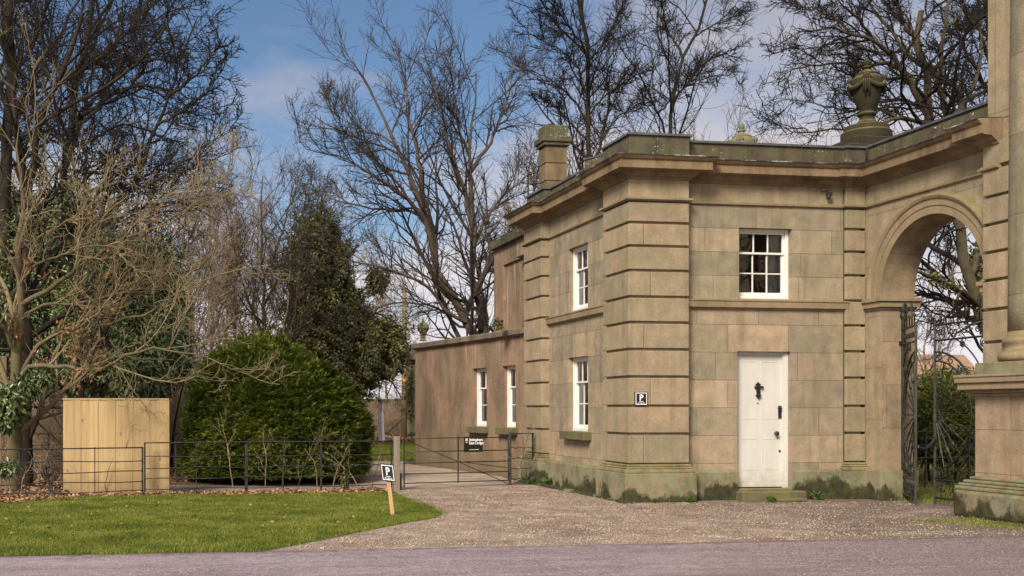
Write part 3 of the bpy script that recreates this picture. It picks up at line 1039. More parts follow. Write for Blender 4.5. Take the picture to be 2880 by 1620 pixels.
# ------------------------------------------------------------------ great gateway: pier, column and pedestal
XQ = 12.24
gate_arch = thing('great_gateway', 'massive sandstone gateway pier with round column on mossy pedestal at far right', 'gateway', (12.8, 14, 0))
MB().box(XQ + .05, 16.5, 9.0, 14.85, 5.9, 11).box(XQ + .06, 16.5, 9.0, 14.84, 0, 5.9).build('gateway_wall', 'frieze', gate_arch)
zz = [.65 + .486 * i for i in range(6)] + [3.52 + .415 * i for i in range(5)]
rs = MB()
for a, b in zip(zz, zz[1:]):
    rs.box(XQ, XQ + .6, 14.2, 14.9, a + .021, b - .021)
rs.box(XQ, XQ + .6, 14.2, 14.9, 5.22, 5.56)
rs.build('rusticated_blocks', 'block', gate_arch, bevel=.012)
GP = [(XA + .3, 14.905), (XQ, 14.905), (XQ, 14.56)]
ring_cornice(GP, gate_arch)
frieze_band(GP, gate_arch)
PC = (12.6, 14.10)
ped = MB()
ped.box(11.97, 13.2, 12.2, 14.73, .55, 1.80)
pedo = ped.build('pedestal_die', mat_stone('pedestal_stone', (.36, .25, .165), (.26, .205, .14), row=.64, z0=.66, bw=1.3, patch=.6, streak=.4, algae=.2), gate_arch, bevel=.015)
pb = MB()
pb.box(11.72, 13.3, 12.0, 14.88, 0, .40)
pb.build('pedestal_base', 'plinth', pedo, bevel=.05)
pm = MB()
for (o, z0, z1) in ((.22, .40, .46), (.185, .46, .50), (.13, .50, .55), (.06, .55, .60)):
    pm.box(11.97 - o, 13.3, 12.1, 14.73 + o * .7, z0, z1)
pm.build('pedestal_moulding', 'plinth', pedo, bevel=.02)
pc = MB()
for (o, z0, z1) in ((.05, 1.78, 1.83), (.09, 1.83, 1.88), (.20, 1.88, 1.98), (.235, 1.98, 2.06), (.25, 2.06, 2.10)):
    pc.box(11.97 - o, 13.3, 12.1, 14.73 + o * .6, z0, z1)
pc.build('pedestal_cornice', 'ledge', pedo, bevel=.012)
co = MB()
colm = [(.52, 2.28), (.585, 2.30), (.605, 2.35), (.59, 2.41), (.55, 2.44), (.52, 2.46), (.515, 2.50), (.53, 2.54), (.55, 2.57), (.54, 2.62), (.505, 2.645), (.485, 2.66), (.475, 2.72)]
shaft = [(.475, 2.72), (.47, 3.2), (.465, 4.2), (.455, 5.5), (.445, 6.8), (.43, 8.2), (.41, 10.5)]
so = MB().lathe((*PC, 0), shaft, 56).build('column_shaft', mat_stone('column_stone', (.29, .235, .165), (.205, .175, .12), row=1.15, z0=2.1, bw=4., streak=.5, algae=.3, bump=1.), gate_arch, smooth=True)
MB().lathe((*PC, 0), colm, 56).build('column_base', 'ledge', so, smooth=True)
MB().box(11.965, 13.2, 13.48, 14.72, 2.10, 2.28).build('column_plinth', 'plinth', so, bevel=.012)

# ------------------------------------------------------------------ urns
UP = [(.20, 0), (.205, .02), (.165, .06), (.13, .10), (.12, .155), (.135, .165), (.158, .185), (.16, .205), (.14, .225), (.118, .24), (.125, .27), (.16, .33), (.20, .42), (.232, .52), (.255, .62), (.27, .70), (.275, .77),
      (.262, .83), (.225, .875), (.19, .90), (.195, .915), (.20, .93), (.165, .95), (.12, .972), (.085, .99), (.06, 1.01), (.055, 1.025), (.075, 1.035), (.092, 1.05), (.075, 1.065), (.05, 1.075), (.045, 1.085)]


def make_urn(loc, label, mat, k=1., group=None):
    t = thing('stone_urn', label, 'urn', loc, group)
    body = MB().lathe(loc, [(r * k, z * k) for r, z in UP], 36).build('body', mat, t, smooth=True)
    pine = MB()
    pr = []
    for i in range(12):
        a = i / 11
        r = .062 * math.sin(PI * (.25 + .75 * a)) ** .8 if a < 1 else .004
        pr.append((max(r, .004) * k * (1.06 if i % 2 else .94), (1.085 + .155 * a) * k))
    pine.lathe(loc, pr, 14).build('pine_cone_finial', mat, t)
    sw = MB()
    for q in range(4):
        a0 = PI / 2 * q + .95
        pts = []
        for i in range(13):
            a = a0 + PI / 2 * i / 12
            dz = .80 - .15 * math.sin(PI * i / 12)
            rr = .272 + .03 * math.sin(PI * i / 12)
            pts.append((loc[0] + rr * k * math.cos(a), loc[1] + rr * k * math.sin(a), loc[2] + dz * k))
        sw.tube(pts, [(.02 + .024 * math.sin(PI * i / 12)) * k for i in range(13)], 8)
        # gathered knot and hanging tails
        for j in range(5):
            a = a0 + (j - 2) * .075
            z0 = .82 + .03 * (j % 2)
            sw.tube([(loc[0] + .25 * k * math.cos(a), loc[1] + .25 * k * math.sin(a), loc[2] + (z0 + .045) * k), (loc[0] + .30 * k * math.cos(a), loc[1] + .30 * k * math.sin(a), loc[2] + z0 * k), (loc[0] + .28 * k * math.cos(a), loc[1] + .28 * k * math.sin(a), loc[2] + (z0 - .05) * k)], [.014 * k, .034 * k, .016 * k], 6)
        for j in range(4):
            a = a0 + (j - 1.5) * .11
            L = .22 + .07 * (j % 2)
            sw.tube([(loc[0] + .300 * k * math.cos(a), loc[1] + .300 * k * math.sin(a), loc[2] + .79 * k), (loc[0] + .29 * k * math.cos(a), loc[1] + .29 * k * math.sin(a), loc[2] + (.79 - L * .6) * k), (loc[0] + .262 * k * math.cos(a), loc[1] + .262 * k * math.sin(a), loc[2] + (.79 - L) * k)], [.012 * k, .02 * k, .015 * k], 5)
    sw.build('swag', mat, t, smooth=True)
    return t


pd = MB()
pd.box(12.97 - .70, 12.97 + .62, 18.2, 19.4, 6.1, 6.40)
pd.box(12.97 - .50, 12.97 + .50, 18.25, 19.2, 6.40, 6.56)
pd.lathe((12.97, 18.72, 0), [(.44, 6.56), (.44, 6.72), (.40, 6.75), (.37, 6.85), (.25, 6.865)], 40)
pd.build('urn_pedestal', 'urn', arch, bevel=.02)
make_urn((12.97, 18.7, 6.862), 'large dark carved stone urn with swags above the inner corner', 'urn', 1.02, 'swagged stone urns')
make_urn((13.35, 23.84, 6.92), 'mossy urn whose top just shows above the lodge parapet', 'urn_pale', 1.08, 'swagged stone urns')
MB().box(12.95, 13.75, 23.45, 24.2, 5.7, 6.92).build('urn_pedestal', 'parapet', lodge)

# flood light on the frieze
fl = thing('security_light', 'small grey security lamp with loose cable under the front cornice', 'lamp', (11.69, 17.95, 5.45))
MB().box(11.655, 11.725, 17.86, 17.95, 5.36, 5.43).tube([(11.69, 17.99, 5.47), (11.69, 17.92, 5.46), (11.69, 17.9, 5.42)], .012).tube([(11.67, 17.9, 5.36), (11.67, 17.89, 5.33)], [.03, .036], 8).build('lamp_head', 'rail_iron', fl, bevel=.006)
MB().tube([(11.69, 17.985, 5.47), (11.58, 17.97, 5.44), (11.55, 17.97, 5.50), (11.64, 17.97, 5.56), (11.76, 17.97, 5.55), (11.82, 17.97, 5.62)], .006, 5).build('cable', 'iron', fl)
MB().tube([(12.02, 17.985, 5.5), (12.02, 17.985, .55)], .008, 5).build('lightning_cable', 'iron', lodge)

# ------------------------------------------------------------------ signs


def p_sign_face(mb, fr, s, lines):
    h = s / 2
    for (a, b, c, d) in ((-.88, .88, .78, .88), (-.88, .88, -.88, -.78), (-.88, -.78, -.78, .78), (.78, .88, -.78, .78)):
        mb.fbox(fr, a * h, b * h, c * h, d * h, .0, .0018)
    text_into(mb, fr, 'P', .0, -.26 * h, s * .62, .0006, bold=.012 * s)
    for i, l in enumerate(lines):
        text_into(mb, fr, l, 0, (-.48 - .21 * i) * h, s * .088, .0006, bold=.002 * s)


ps = thing('parking_sign', 'square black parking sign fixed flat on the corner pillar', 'sign', (8.125, 17.8, 1.775))
fr0 = frame((8.125, 17.795), (1, 0), (0, -1))
frp = lambda u, z, n: fr0(u, z + 1.775, n)
MB().fbox(frp, -.116, .116, -.116, .116, -.03, 0).build('panel', 'sign_black', ps, bevel=.003)
pt = MB()
p_sign_face(pt, frp, .232, ['Attingham', 'East Lodge only'])
pt.build('lettering', 'sign_white', ps)

SK = Vector((3.42, 16.04, 0))
st = thing('parking_sign_on_stake', 'leaning wooden stake on the lawn with black parking sign on top', 'sign', SK)
tilt = math.radians(7)
ux, uz = Vector((math.cos(tilt), -.12, -math.sin(tilt))).normalized(), Vector((-math.sin(tilt), 0, math.cos(tilt))).normalized()
un = ux.cross(uz)
un = -un if un.y > 0 else un
stf = lambda u, z, n: (SK + ux * u + uz * z + un * n)[:]
sk = MB()
sk.fbox(stf, -.03, .03, -.12, .78, -.055, -.005)
sk.build('stake', 'stake_wood', st, bevel=.004)
stp_ = lambda u, z, n: stf(u * .86, z * 1.1 + .66, n)
MB().fbox(stp_, -.116, .116, -.116, .116, -.004, .02).build('panel', 'sign_black', st, bevel=.003)
pt = MB()
p_sign_face(pt, lambda u, z, n: stp_(u, z, n + .0205), .232, ['Attingham', 'East Lodge only'])
pt.build('lettering', 'sign_white', st)

# ------------------------------------------------------------------ estate fence, field gate
def lerp(a, b, f):
    return tuple(a[i] + (b[i] - a[i]) * f for i in range(len(a)))


def rails_fence(name, label, p0, p1, zr, posts, thin, parent_kind='fence', r=.011, group=None, top=None, sag=.012):
    t = thing(name, label, 'fence', (*p0, 0), group)
    L = math.dist(p0, p1)
    for i, z in enumerate(zr):
        n = 14
        pts = []
        ph = random.random() * 6
        for j in range(n + 1):
            q = lerp(p0, p1, j / n)
            pts.append((q[0], q[1], z + sag * math.sin(j * 1.3 + ph) * (0 if i == 0 else 1)))
        MB().tube(pts, r * (1.25 if i == 0 else .9), 6).build('rail', 'rail_iron', t, smooth=True)
    for f in posts:
        q = lerp(p0, p1, f)
        tp = (top or zr[0]) + .01
        MB().box(q[0] - .016, q[0] + .016, q[1] + .012, q[1] + .055, -.1, tp).build('post', 'rail_iron', t, bevel=.004)
    for f in thin:
        q = lerp(p0, p1, f)
        MB().box(q[0] - .008, q[0] + .008, q[1] + .012, q[1] + .03, -.05, zr[0] + .02).build('upright', 'rail_iron', t)
    return t


ZR = [.97, .71, .50, .30, .11]
A, B_, C_ = (-.29, 20.75), (4.52, 21.2), (-6.5, 19.2)
rails_fence('iron_fence', 'black iron estate railing of five bars between timber gatepost and lower fence', A, B_, ZR, [.002, .395, .40, .70, .995], [.2, .255 + .29, .12])
rails_fence('iron_fence', 'lower black iron railing in front of the left trees and pine panel', C_, (-.31, 20.74), [z * .93 - .02 for z in ZR], [.1, .33, .56, .74, .998], [.2, .45, .65, .86])
gp = thing('gatepost', 'weathered square timber gatepost at the field gate', 'post', (4.6, 21.22, 0))
MB().box(4.535, 4.655, 21.16, 21.28, -.1, 1.06).build('timber', 'post_wood', gp, bevel=.012)
MB().box(4.665, 4.70, 21.2, 21.24, 0, .34).box(4.66, 4.72, 21.21, 21.23, .05, .07).build('gate_stop', 'rail_iron', gp)

G0, G1 = (4.86, 21.72), (7.25, 22.33)
fg = thing('field_gate', 'black iron five bar field gate across the tan drive', 'gate', (*G0, 0))
GZ = [1.005, .735, .505, .285, .10]


def gp3(f, z):
    q = lerp(G0, G1, f)
    return (q[0], q[1], z)


for z in GZ:
    MB().tube([gp3(0, z), gp3(1, z)], .012, 6).build('bar', 'rail_iron', fg, smooth=True)
for f in (0, .505, .995):
    MB().tube([gp3(f, .0 if f == 0 else .08), gp3(f, 1.04)], .016, 6).build('stile', 'rail_iron', fg)
MB().tube([gp3(0, .98), gp3(.5, .52), gp3(1, .02)], .009, 6).build('brace', 'rail_iron', fg)
MB().tube([gp3(.505, .52), gp3(1, .36)], .009, 6).build('brace', 'rail_iron', fg)
MB().tube([gp3(1.012, 0), gp3(1.012, 1.12)], .028, 8).build('hanging_post', 'rail_iron', fg)
rails_fence('iron_fence', 'short iron railing infill between field gate and lodge pillar', (7.29, 22.34), (7.85, 22.48), [1.08, .78, .56, .34, .12], [.97], [])

ns = thing('name_sign', 'black house name board with white lettering hung on the field gate', 'sign', gp3(.62, .8))
gu = Vector((G1[0] - G0[0], G1[1] - G0[1], 0)).normalized()
gn = Vector((gu.y, -gu.x, 0))
sc0 = Vector(gp3(.645, .865))
nsf = lambda u, z, n: (sc0 + gu * u + gn * (n + .03) + Vector((0, 0, z)))[:]
SW, SH = .222, .158
MB().fbox(nsf, -SW, SW, -SH, SH, -.008, 0).build('board', 'sign_black', ns, bevel=.002)
lt = MB()
text_into(lt, nsf, 'Attingham', -.105, .072, .078, .0008, 'LEFT', .0022)
text_into(lt, nsf, 'East Lodge', -.105, .005, .078, .0008, 'LEFT', .0022)
text_into(lt, nsf, 'nationaltrust.org.uk/holidays', -.1, -.112, .020, .0008, 'LEFT', .0005)
text_into(lt, nsf, 'National', -.19, .048, .017, .0008, 'LEFT', .0004)
text_into(lt, nsf, 'Trust', -.19, .032, .017, .0008, 'LEFT', .0004)
lt.build('lettering', 'sign_white', ns)
em = MB()


def disc(mb, fr, u, z, r, n=10, sx=1., sz=1., k=.0015, rot=0.):
    pts = []
    for i in range(n):
        a = 2 * PI * i / n
        x_, z_ = r * sx * math.cos(a), r * sz * math.sin(a)
        pts.append((u + x_ * math.cos(rot) - z_ * math.sin(rot), z + x_ * math.sin(rot) + z_ * math.cos(rot)))
    fpoly(mb, fr, pts, 0, k)


disc(em, nsf, -.165, .089, .019, sx=1.3, sz=.62, k=.0015)
disc(em, nsf, -.178, .112, .012, sx=.8, sz=1.1, k=.0018, rot=.5)
disc(em, nsf, -.150, .113, .014, sx=.75, sz=1.2, k=.0021, rot=-.5)
disc(em, nsf, -.164, .102, .011, sx=1.1, sz=1., k=.0024)
disc(em, nsf, -.184, .084, .009, sx=1.2, sz=.7, k=.0027, rot=.4)
disc(em, nsf, -.143, .083, .009, sx=1.2, sz=.7, k=.003, rot=-.4)
em.build('leaf_emblem', 'sign_white', ns)

# pine panel
pn = thing('fence_panel', 'new pale pine boarded fence panel standing alone behind the railings', 'fence panel', (-.8, 21.1, 0))
P0, P1 = (-1.80, 21.24), (.12, 21.0)
pu = Vector((P1[0] - P0[0], P1[1] - P0[1], 0)).normalized()
pnn = Vector((pu.y, -pu.x, 0))
pnf = lambda u, z, n: (Vector((*P0, 0)) + pu * u + pnn * n + Vector((0, 0, z)))[:]
PL = math.dist(P0, P1)
bd = MB()
nb = 12
for i in range(nb):
    a = PL * i / nb
    bd.fbox(pnf, a + .001, a + PL / nb + .012, .0, 1.765, -.012, .004 + .009 * (i % 2))
bd.build('boards', 'panel_wood', pn, bevel=.002)
MB().fbox(pnf, -.01, PL + .05, 1.768, 1.80, -.05, .02).build('top_rail', 'panel_wood', pn, bevel=.004)
MB().fbox(pnf, PL + .014, PL + .055, 0, 1.766, -.06, .012).build('end_post', 'panel_wood', pn, bevel=.004)
MB().fbox(pnf, .92, .97, 1.745, 1.758, .008, .012).build('maker_tag', 'iron', pn)

# ------------------------------------------------------------------ iron gates in the archway


def ornate_gate(label, hinge, free, ztop, parent=None):
    t = thing('iron_gate', label, 'gate', (*hinge, 0))
    h, f = Vector((*hinge, 0)), Vector((*free, 0))
    w = (h - f).length
    u = (h - f).normalized()          # u=0 at meeting stile, w at hinge
    nrm = Vector((u.y, -u.x, 0))
    P = lambda a, z, n=0: (f + u * a + nrm * n + Vector((0, 0, z)))
    m = MB()
    m.tube([P(0, .03), P(0, ztop)], .026, 4)
    m.tube([P(w, .03), P(w, ztop + .15)], .03, 6)
    m.build('stile', 'gate_iron', t)
    # finial on the hinge stile
    fb = MB()
    fb.lathe(tuple(P(w, ztop + .12)), [(.03, 0), (.05, .04), (.055, .08), (.03, .11), (.045, .13), (.065, .19), (.06, .25), (.035, .29), (.015, .33)], 10)
    fb.build('finial', 'gate_iron', t, smooth=True)
    for z in (.12, .42, ztop - .32, ztop - .06):
        MB().tube([P(0, z), P(w, z)], .017, 4).build('rail', 'gate_iron', t)
    zc = 1.50
    R1 = min(w * 1.0, 1.06)

    def clip_arc(R, r):
        pts = []
        for i in range(49):
            a = -PI / 2 + PI * i / 48
            x_, z_ = R * math.cos(a), zc + R * math.sin(a)
            if x_ <= w and .42 <= z_ <= ztop - .32:
                pts.append(P(x_, z_))
            else:
                if len(pts) > 2:
                    ar.tube(pts, r, 6)
                pts = []
        if len(pts) > 2:
            ar.tube(pts, r, 6)
    ar = MB()
    clip_arc(1.05, .017)
    clip_arc(.90, .015)
    clip_arc(.13, .018)
    clip_arc(1.34, .012)
    ar.build('arc_band', 'gate_iron', t, smooth=True)
    sp = MB()
    for i in range(13):
        a = -PI / 2 + PI * (i + .0) / 12
        r0, r1 = .13, .9
        x1 = r1 * math.cos(a)
        if x1 > w:
            r1 = w / math.cos(a)
        mid = P((r0 + .1) * math.cos(a), zc + (r0 + .1) * math.sin(a))
        sp.tube([P(r0 * math.cos(a), zc + r0 * math.sin(a)), mid, P(r1 * math.cos(a), zc + r1 * math.sin(a))], [.016, .013, .011], 5)
        if r1 > .7:
            tip, b0 = .74, .58
            sp.tube([P(b0 * math.cos(a), zc + b0 * math.sin(a)), P(.63 * math.cos(a), zc + .63 * math.sin(a)), P(tip * math.cos(a), zc + tip * math.sin(a))], [.008, .026, .004], 4)
    sp.build('sunburst_spokes', 'gate_iron', t)

    def scroll(c, z, r, a0, turns, sgn, rr=.0095):
        pts = []
        for i in range(15):
            q = i / 14
            a = a0 + sgn * turns * 2 * PI * q
            rad = r * (1 - .72 * q)
            uu = c + rad * math.cos(a)
            if 0.02 < uu < w - .02:
                pts.append(P(uu, z + rad * math.sin(a)))
        if len(pts) > 2:
            MB().tube(pts, rr, 5).build('scroll', 'gate_iron', t, smooth=True)
    # rings between the two bands
    for i in range(11):
        a = -PI / 2 + PI * (i + .5) / 11
        c, z = .975 * math.cos(a), zc + .975 * math.sin(a)
        if c < w - .06 and .48 < z < ztop - .38:
            scroll(c, z, .07, a, 1.2, 1)
    # spandrel scrolls
    for (c, z, r) in ((w - .14, ztop - .46, .13), (w - .36, ztop - .42, .09), (w - .12, ztop - .78, .10), (w - .14, .60, .13), (w - .38, .53, .09), (w - .12, .92, .1), (w * .45, ztop - .41, .07), (w * .45, .5, .06)):
        scroll(c, z, r, PI * .5, 1.4, 1)
        scroll(c, z, r * .6, -PI * .5, 1., -1)
    # lyre row at the foot and the cresting
    for i in range(5):
        c = w * (i + .5) / 5
        scroll(c - .05, .27, .075, 0, 1.1, 1)
        scroll(c + .05, .27, .075, PI, 1.1, -1)
        MB().tube([P(c, .13), P(c, .36)], .009, 5).build('picket', 'gate_iron', t)
        scroll(c - .045, ztop - .19, .06, 0, 1., -1)
        scroll(c + .045, ztop - .19, .06, PI, 1., 1)
        hgt = .16 + .2 * (i % 2)
        MB().tube([P(c, ztop - .06), P(c, ztop + hgt * .55), P(c, ztop + hgt * .7), P(c, ztop + hgt)], [.010, .010, .028, .004], 5).build('spear_finial', 'gate_iron', t, smooth=True)
    return t


ornate_gate('left leaf of the scrolled iron gates, swung open beside the far jamb', (12.80, 17.46), (12.33, 16.50), 3.04)
ornate_gate('right leaf of the scrolled iron gates, with sunburst spokes, part hidden by the pedestal', (12.72, 15.12), (12.80, 16.66), 3.06)
MB().box(12.74, 12.84, 17.44, 17.52, 2.72, 2.78).build('gate_hinge', 'iron', arch)
chn = MB()
ca, cb = Vector((12.36, 16.5, .98)), Vector((12.80, 16.64, 1.12))
pts = []
for i in range(13):
    f = i / 12
    q = ca.lerp(cb, f)
    pts.append((q.x - .02, q.y - .02, q.z - .10 * math.sin(PI * f)))
chn.tube(pts, [.026 + .008 * (i % 2) for i in range(13)], 6)
tag(chn.build('gate_chain', 'iron', None, smooth=True), 'black padlocked chain slung between the two scrolled iron gate leaves', 'chain')

# ------------------------------------------------------------------ ground sheets
def sheet(name, pts, z, mat, kind='structure'):
    o = MB().add([(x, y, z) for x, y in pts], [tuple(range(len(pts)))]).build(name, mat)
    return tag(o, kind=kind)


sheet('ground', [(-900, -300), (900, -300), (900, 1500), (-900, 1500)], 0., 'ground')
LAWN_F = [(1.14, 12.30), (1.91, 13.23), (2.76, 14.29), (3.43, 15.11), (3.94, 15.63), (4.22, 16.2), (4.31, 16.8), (4.36, 17.6), (4.34, 18.72), (4.36, 19.6), (4.40, 20.5)]
LAWN_B = [(2.94, 20.35), (1.75, 20.35), (.6, 20.4), (-.32, 20.42), (-1.31, 20.3), (-2.1, 19.5), (-2.9, 18.9), (-4.5, 18.2), (-9, 17.2)]
LAWN = [(-9, 12.30)] + LAWN_F + LAWN_B
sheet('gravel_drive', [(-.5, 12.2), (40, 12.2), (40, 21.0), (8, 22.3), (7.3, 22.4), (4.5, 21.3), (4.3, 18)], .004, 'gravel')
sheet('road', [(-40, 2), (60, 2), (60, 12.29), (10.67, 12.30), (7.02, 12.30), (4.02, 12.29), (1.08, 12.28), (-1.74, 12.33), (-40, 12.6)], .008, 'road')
sheet('lawn_soil', LAWN, .008, 'lawn_soil')
sheet('concrete_path', [(4.5, 21.3), (7.3, 22.45), (7.75, 23.3), (7.95, 25.2), (7.6, 28), (7.1, 30.9), (7.4, 33.3), (5.4, 33.3), (4.2, 29), (3.6, 26.0), (4.0, 23.5)], .009, 'drive')
sheet('inner_gravel', [(-.2, 21.2), (4.3, 21.5), (4.2, 23.5), (1.5, 23.0), (-.5, 23.5)], .006, 'gravel')


def in_poly(x, y, poly):
    r = np.zeros(len(x), bool)
    n = len(poly)
    for i in range(n):
        x0, y0 = poly[i]
        x1, y1 = poly[(i + 1) % n]
        if y0 == y1:
            continue
        c = ((y0 > y) != (y1 > y)) & (x < (x1 - x0) * (y - y0) / (y1 - y0) + x0)
        r ^= c
    return r


def scatter(poly, n):
    p = np.array(poly)
    x = RNG.uniform(p[:, 0].min(), p[:, 0].max(), n)
    y = RNG.uniform(p[:, 1].min(), p[:, 1].max(), n)
    k = in_poly(x, y, poly)
    return x[k], y[k]


def blades(name, poly, n, h, w, mat, zb=.006, kind='stuff'):
    x, y = scatter(poly, n)
    N = len(x)
    tuft = (np.sin(x * 3.1 + np.sin(y * 2.3) * 2) + np.sin(y * 4.7 + x * 1.9) + np.sin(x * 11 + y * 7)) / 3
    H = h * RNG.uniform(.55, 1.25, N) * (1 + .35 * tuft)
    a = RNG.uniform(0, 2 * PI, N)
    lean = RNG.uniform(.1, .9, N) * H
    la = RNG.uniform(0, 2 * PI, N)
    c, s = np.cos(a) * w / 2, np.sin(a) * w / 2
    z0 = np.full(N, zb)
    b0 = np.stack([x - c, y - s, z0], 1)
    b1 = np.stack([x + c, y + s, z0], 1)
    mx, my = x + np.cos(la) * lean * .35, y + np.sin(la) * lean * .35
    m0 = np.stack([mx - c * .8, my - s * .8, z0 + H * .6], 1)
    m1 = np.stack([mx + c * .8, my + s * .8, z0 + H * .6], 1)
    tp = np.stack([x + np.cos(la) * lean, y + np.sin(la) * lean, z0 + H], 1)
    V = np.stack([b0, b1, m1, m0, tp], 1).reshape(-1, 3)
    i = np.arange(N)[:, None] * 5
    o = link_mesh(name, np_mesh(name, V, [i + np.array([[0, 1, 2, 3]]), i + np.array([[3, 2, 4]])]), mat)
    return tag(o, 'short green winter grass', 'grass', kind=kind)


LAWN_VIS = [(-4.2, 12.34)] + [(x - .03, y) for x, y in LAWN_F] + LAWN_B[:-2] + [(-4.2, 18.3)]
tag(blades('edge_grass', [(-4.2, 12.22), (.6, 12.2), (1.2, 12.25), (2.0, 13.15), (2.86, 14.23), (3.5, 15.05), (4.05, 15.6), (4.34, 16.2), (4.42, 17.2), (4.42, 18.8), (4.3, 18.8), (4.25, 16.8), (4.1, 16.2), (3.35, 15.1), (2.7, 14.3), (1.85, 13.25), (1.1, 12.42), (-4.2, 12.45)], 26000, .05, .007, 'grass', .012), 'ragged longer grass along the edge of the lawn', 'grass')
tag(blades('lawn_grass', LAWN_VIS, 330000, .036, .007, 'grass', .01), 'mown green lawn between the road and the iron railings', 'grass')
def pd_(*q):
    return [W(a, YH, b)[:2] for a, b in q]


tag(blades('path_side_grass', pd_((1000, 33.5), (1185, 33.5), (1200, 49), (960, 49)), 90000, .09, .018, 'grass', .012), 'grass strip beyond the field gate', 'grass')
tag(blades('far_side_grass', [(12.3, 17.9), (13.1, 16.0), (26, 24), (26, 34), (14, 34)], 90000, .08, .012, 'grass', .008), 'grass seen through the iron gates', 'grass')
tag(blades('verge_grass', [(10.5, 14.2), (11.7, 14.5), (11.75, 13.4), (12.6, 12.6), (11.2, 12.9)], 5200, .035, .007, 'grass', .006), 'thin grass tufts at the foot of the pedestal', 'grass')


def leaf_faces(C, D, Nn, L, Wd, fold=.25, lift=None):
    """diamond leaves: centres of base C, directions D, side axis from Nn; returns V,faces"""
    D = D / np.linalg.norm(D, axis=1, keepdims=True)
    S = np.cross(D, Nn)
    S /= np.linalg.norm(S, axis=1, keepdims=True) + 1e-9
    U = np.cross(S, D)
    L = np.asarray(L)[:, None] if np.ndim(L) else np.full((len(C), 1), L)
    Wd = np.asarray(Wd)[:, None] if np.ndim(Wd) else np.full((len(C), 1), Wd)
    tip = C + D * L - U * L * .12
    l = C + D * L * .45 + S * Wd * .5 + U * Wd * fold
    r = C + D * L * .45 - S * Wd * .5 + U * Wd * fold
    V = np.stack([C, r, tip, l], 1).reshape(-1, 3)
    i = np.arange(len(C))[:, None] * 4
    return V, [i + np.array([[0, 1, 2]]), i + np.array([[0, 2, 3]])]


def unit(a):
    return a / (np.linalg.norm(a, axis=-1, keepdims=True) + 1e-9)


def leaf_mesh(name, C, D, Nn, L, Wd, mat, parent=None, fold=.25):
    if parent:
        C = C - np.array(LOC[parent.name])
    V, f = leaf_faces(C, D, Nn, L, Wd, fold)
    return link_mesh(name, np_mesh(name, V, f), mat, parent)


def litter(name, poly, n, size, label):
    x, y = scatter(poly, n)
    N = len(x)
    C = np.stack([x, y, .012 + RNG.random(N) ** 2 * .05], 1)
    a = RNG.uniform(0, 2 * PI, N)
    D = np.stack([np.cos(a), np.sin(a), RNG.uniform(-.3, .7, N)], 1)
    Nn = unit(np.stack([RNG.normal(0, .5, N), RNG.normal(0, .5, N), np.ones(N)], 1))
    sz = size * RNG.uniform(.6, 1.3, N)
    return tag(leaf_mesh(name, C, D, Nn, sz, sz * .62, 'litter'), label, 'leaves', kind='stuff')


litter('leaf_litter', [(-7, 17.6), (-2.9, 18.7), (-2.1, 19.3), (-1.3, 20.2), (-.3, 20.38), (1.8, 20.25), (4.3, 20.4), (4.4, 21.1), (-.3, 20.8), (-7, 19.6)], 15000, .075, 'brown fallen leaves drifted along the foot of the railings')
litter('wood_leaf_litter', [(-9, 20), (-.5, 21.3), (.5, 24.5), (4.2, 24.5), (3, 30), (-9, 33)], 14000, .09, 'brown fallen leaves on the woodland floor behind the railings')
litter('far_leaf_litter', pd_((960, 49), (1200, 49), (1190, 72), (980, 72)), 9000, .15, 'brown fallen leaves beyond the white post')
litter('lawn_leaves', [(-4, 13), (2.2, 14.2), (3.6, 16), (4.0, 19), (3, 20.2), (-1, 20.3), (-3, 18.5)], 420, .06, 'single fallen leaves lying on the lawn')

tag(blades('wall_foot_weeds', [(7.72, 22.3), (7.74, 17.55), (9.2, 17.55), (9.2, 17.72), (9.95, 17.82), (11.2, 17.78), (12.3, 17.72), (12.3, 17.86), (9.9, 17.95), (9.1, 17.74), (7.82, 17.7), (7.82, 22.3)], 1500, .06, .008, 'grass', .006), 'sparse grass and weeds along the foot of the lodge walls', 'weeds')
# pebbles
x, y = scatter([(1.3, 12.33), (12, 12.33), (12.0, 14.6), (12.6, 17.3), (8, 17.6), (7.5, 21.8), (4.6, 21.0), (4.45, 18), (4.35, 16.2), (3.5, 15.0)], 52000)
keep = ~((x < 4.4) & in_poly(x, y, LAWN))
x, y = x[keep], y[keep]
N = len(x)
dens = RNG.random(N)
keep = dens > np.clip((x - 7) / 6, 0, .75)
x, y = x[keep], y[keep]
N = len(x)
r = RNG.uniform(.007, .017, N)
base = np.array([(1, 0, 0), (0, 1, 0), (-1, 0, 0), (0, -1, 0), (0, 0, .75), (0, 0, -.3)])
rot = RNG.uniform(0, 2 * PI, N)
cr, sr = np.cos(rot), np.sin(rot)
B = base[None] * r[:, None, None] * RNG.uniform(.65, 1.25, (N, 6, 1))
V = np.stack([B[..., 0] * cr[:, None] - B[..., 1] * sr[:, None] + x[:, None], B[..., 0] * sr[:, None] + B[..., 1] * cr[:, None] + y[:, None], B[..., 2] + .008], 2).reshape(-1, 3)
i = np.arange(N)[:, None] * 6
o = link_mesh('gravel_stones', np_mesh('gravel_stones', V, [i + np.array([t]) for t in ([0, 1, 4], [1, 2, 4], [2, 3, 4], [3, 0, 4], [1, 0, 5], [2, 1, 5], [3, 2, 5], [0, 3, 5])]), 'pebble')
tag(o, 'pink and grey loose gravel stones on the drive', 'gravel', kind='stuff')


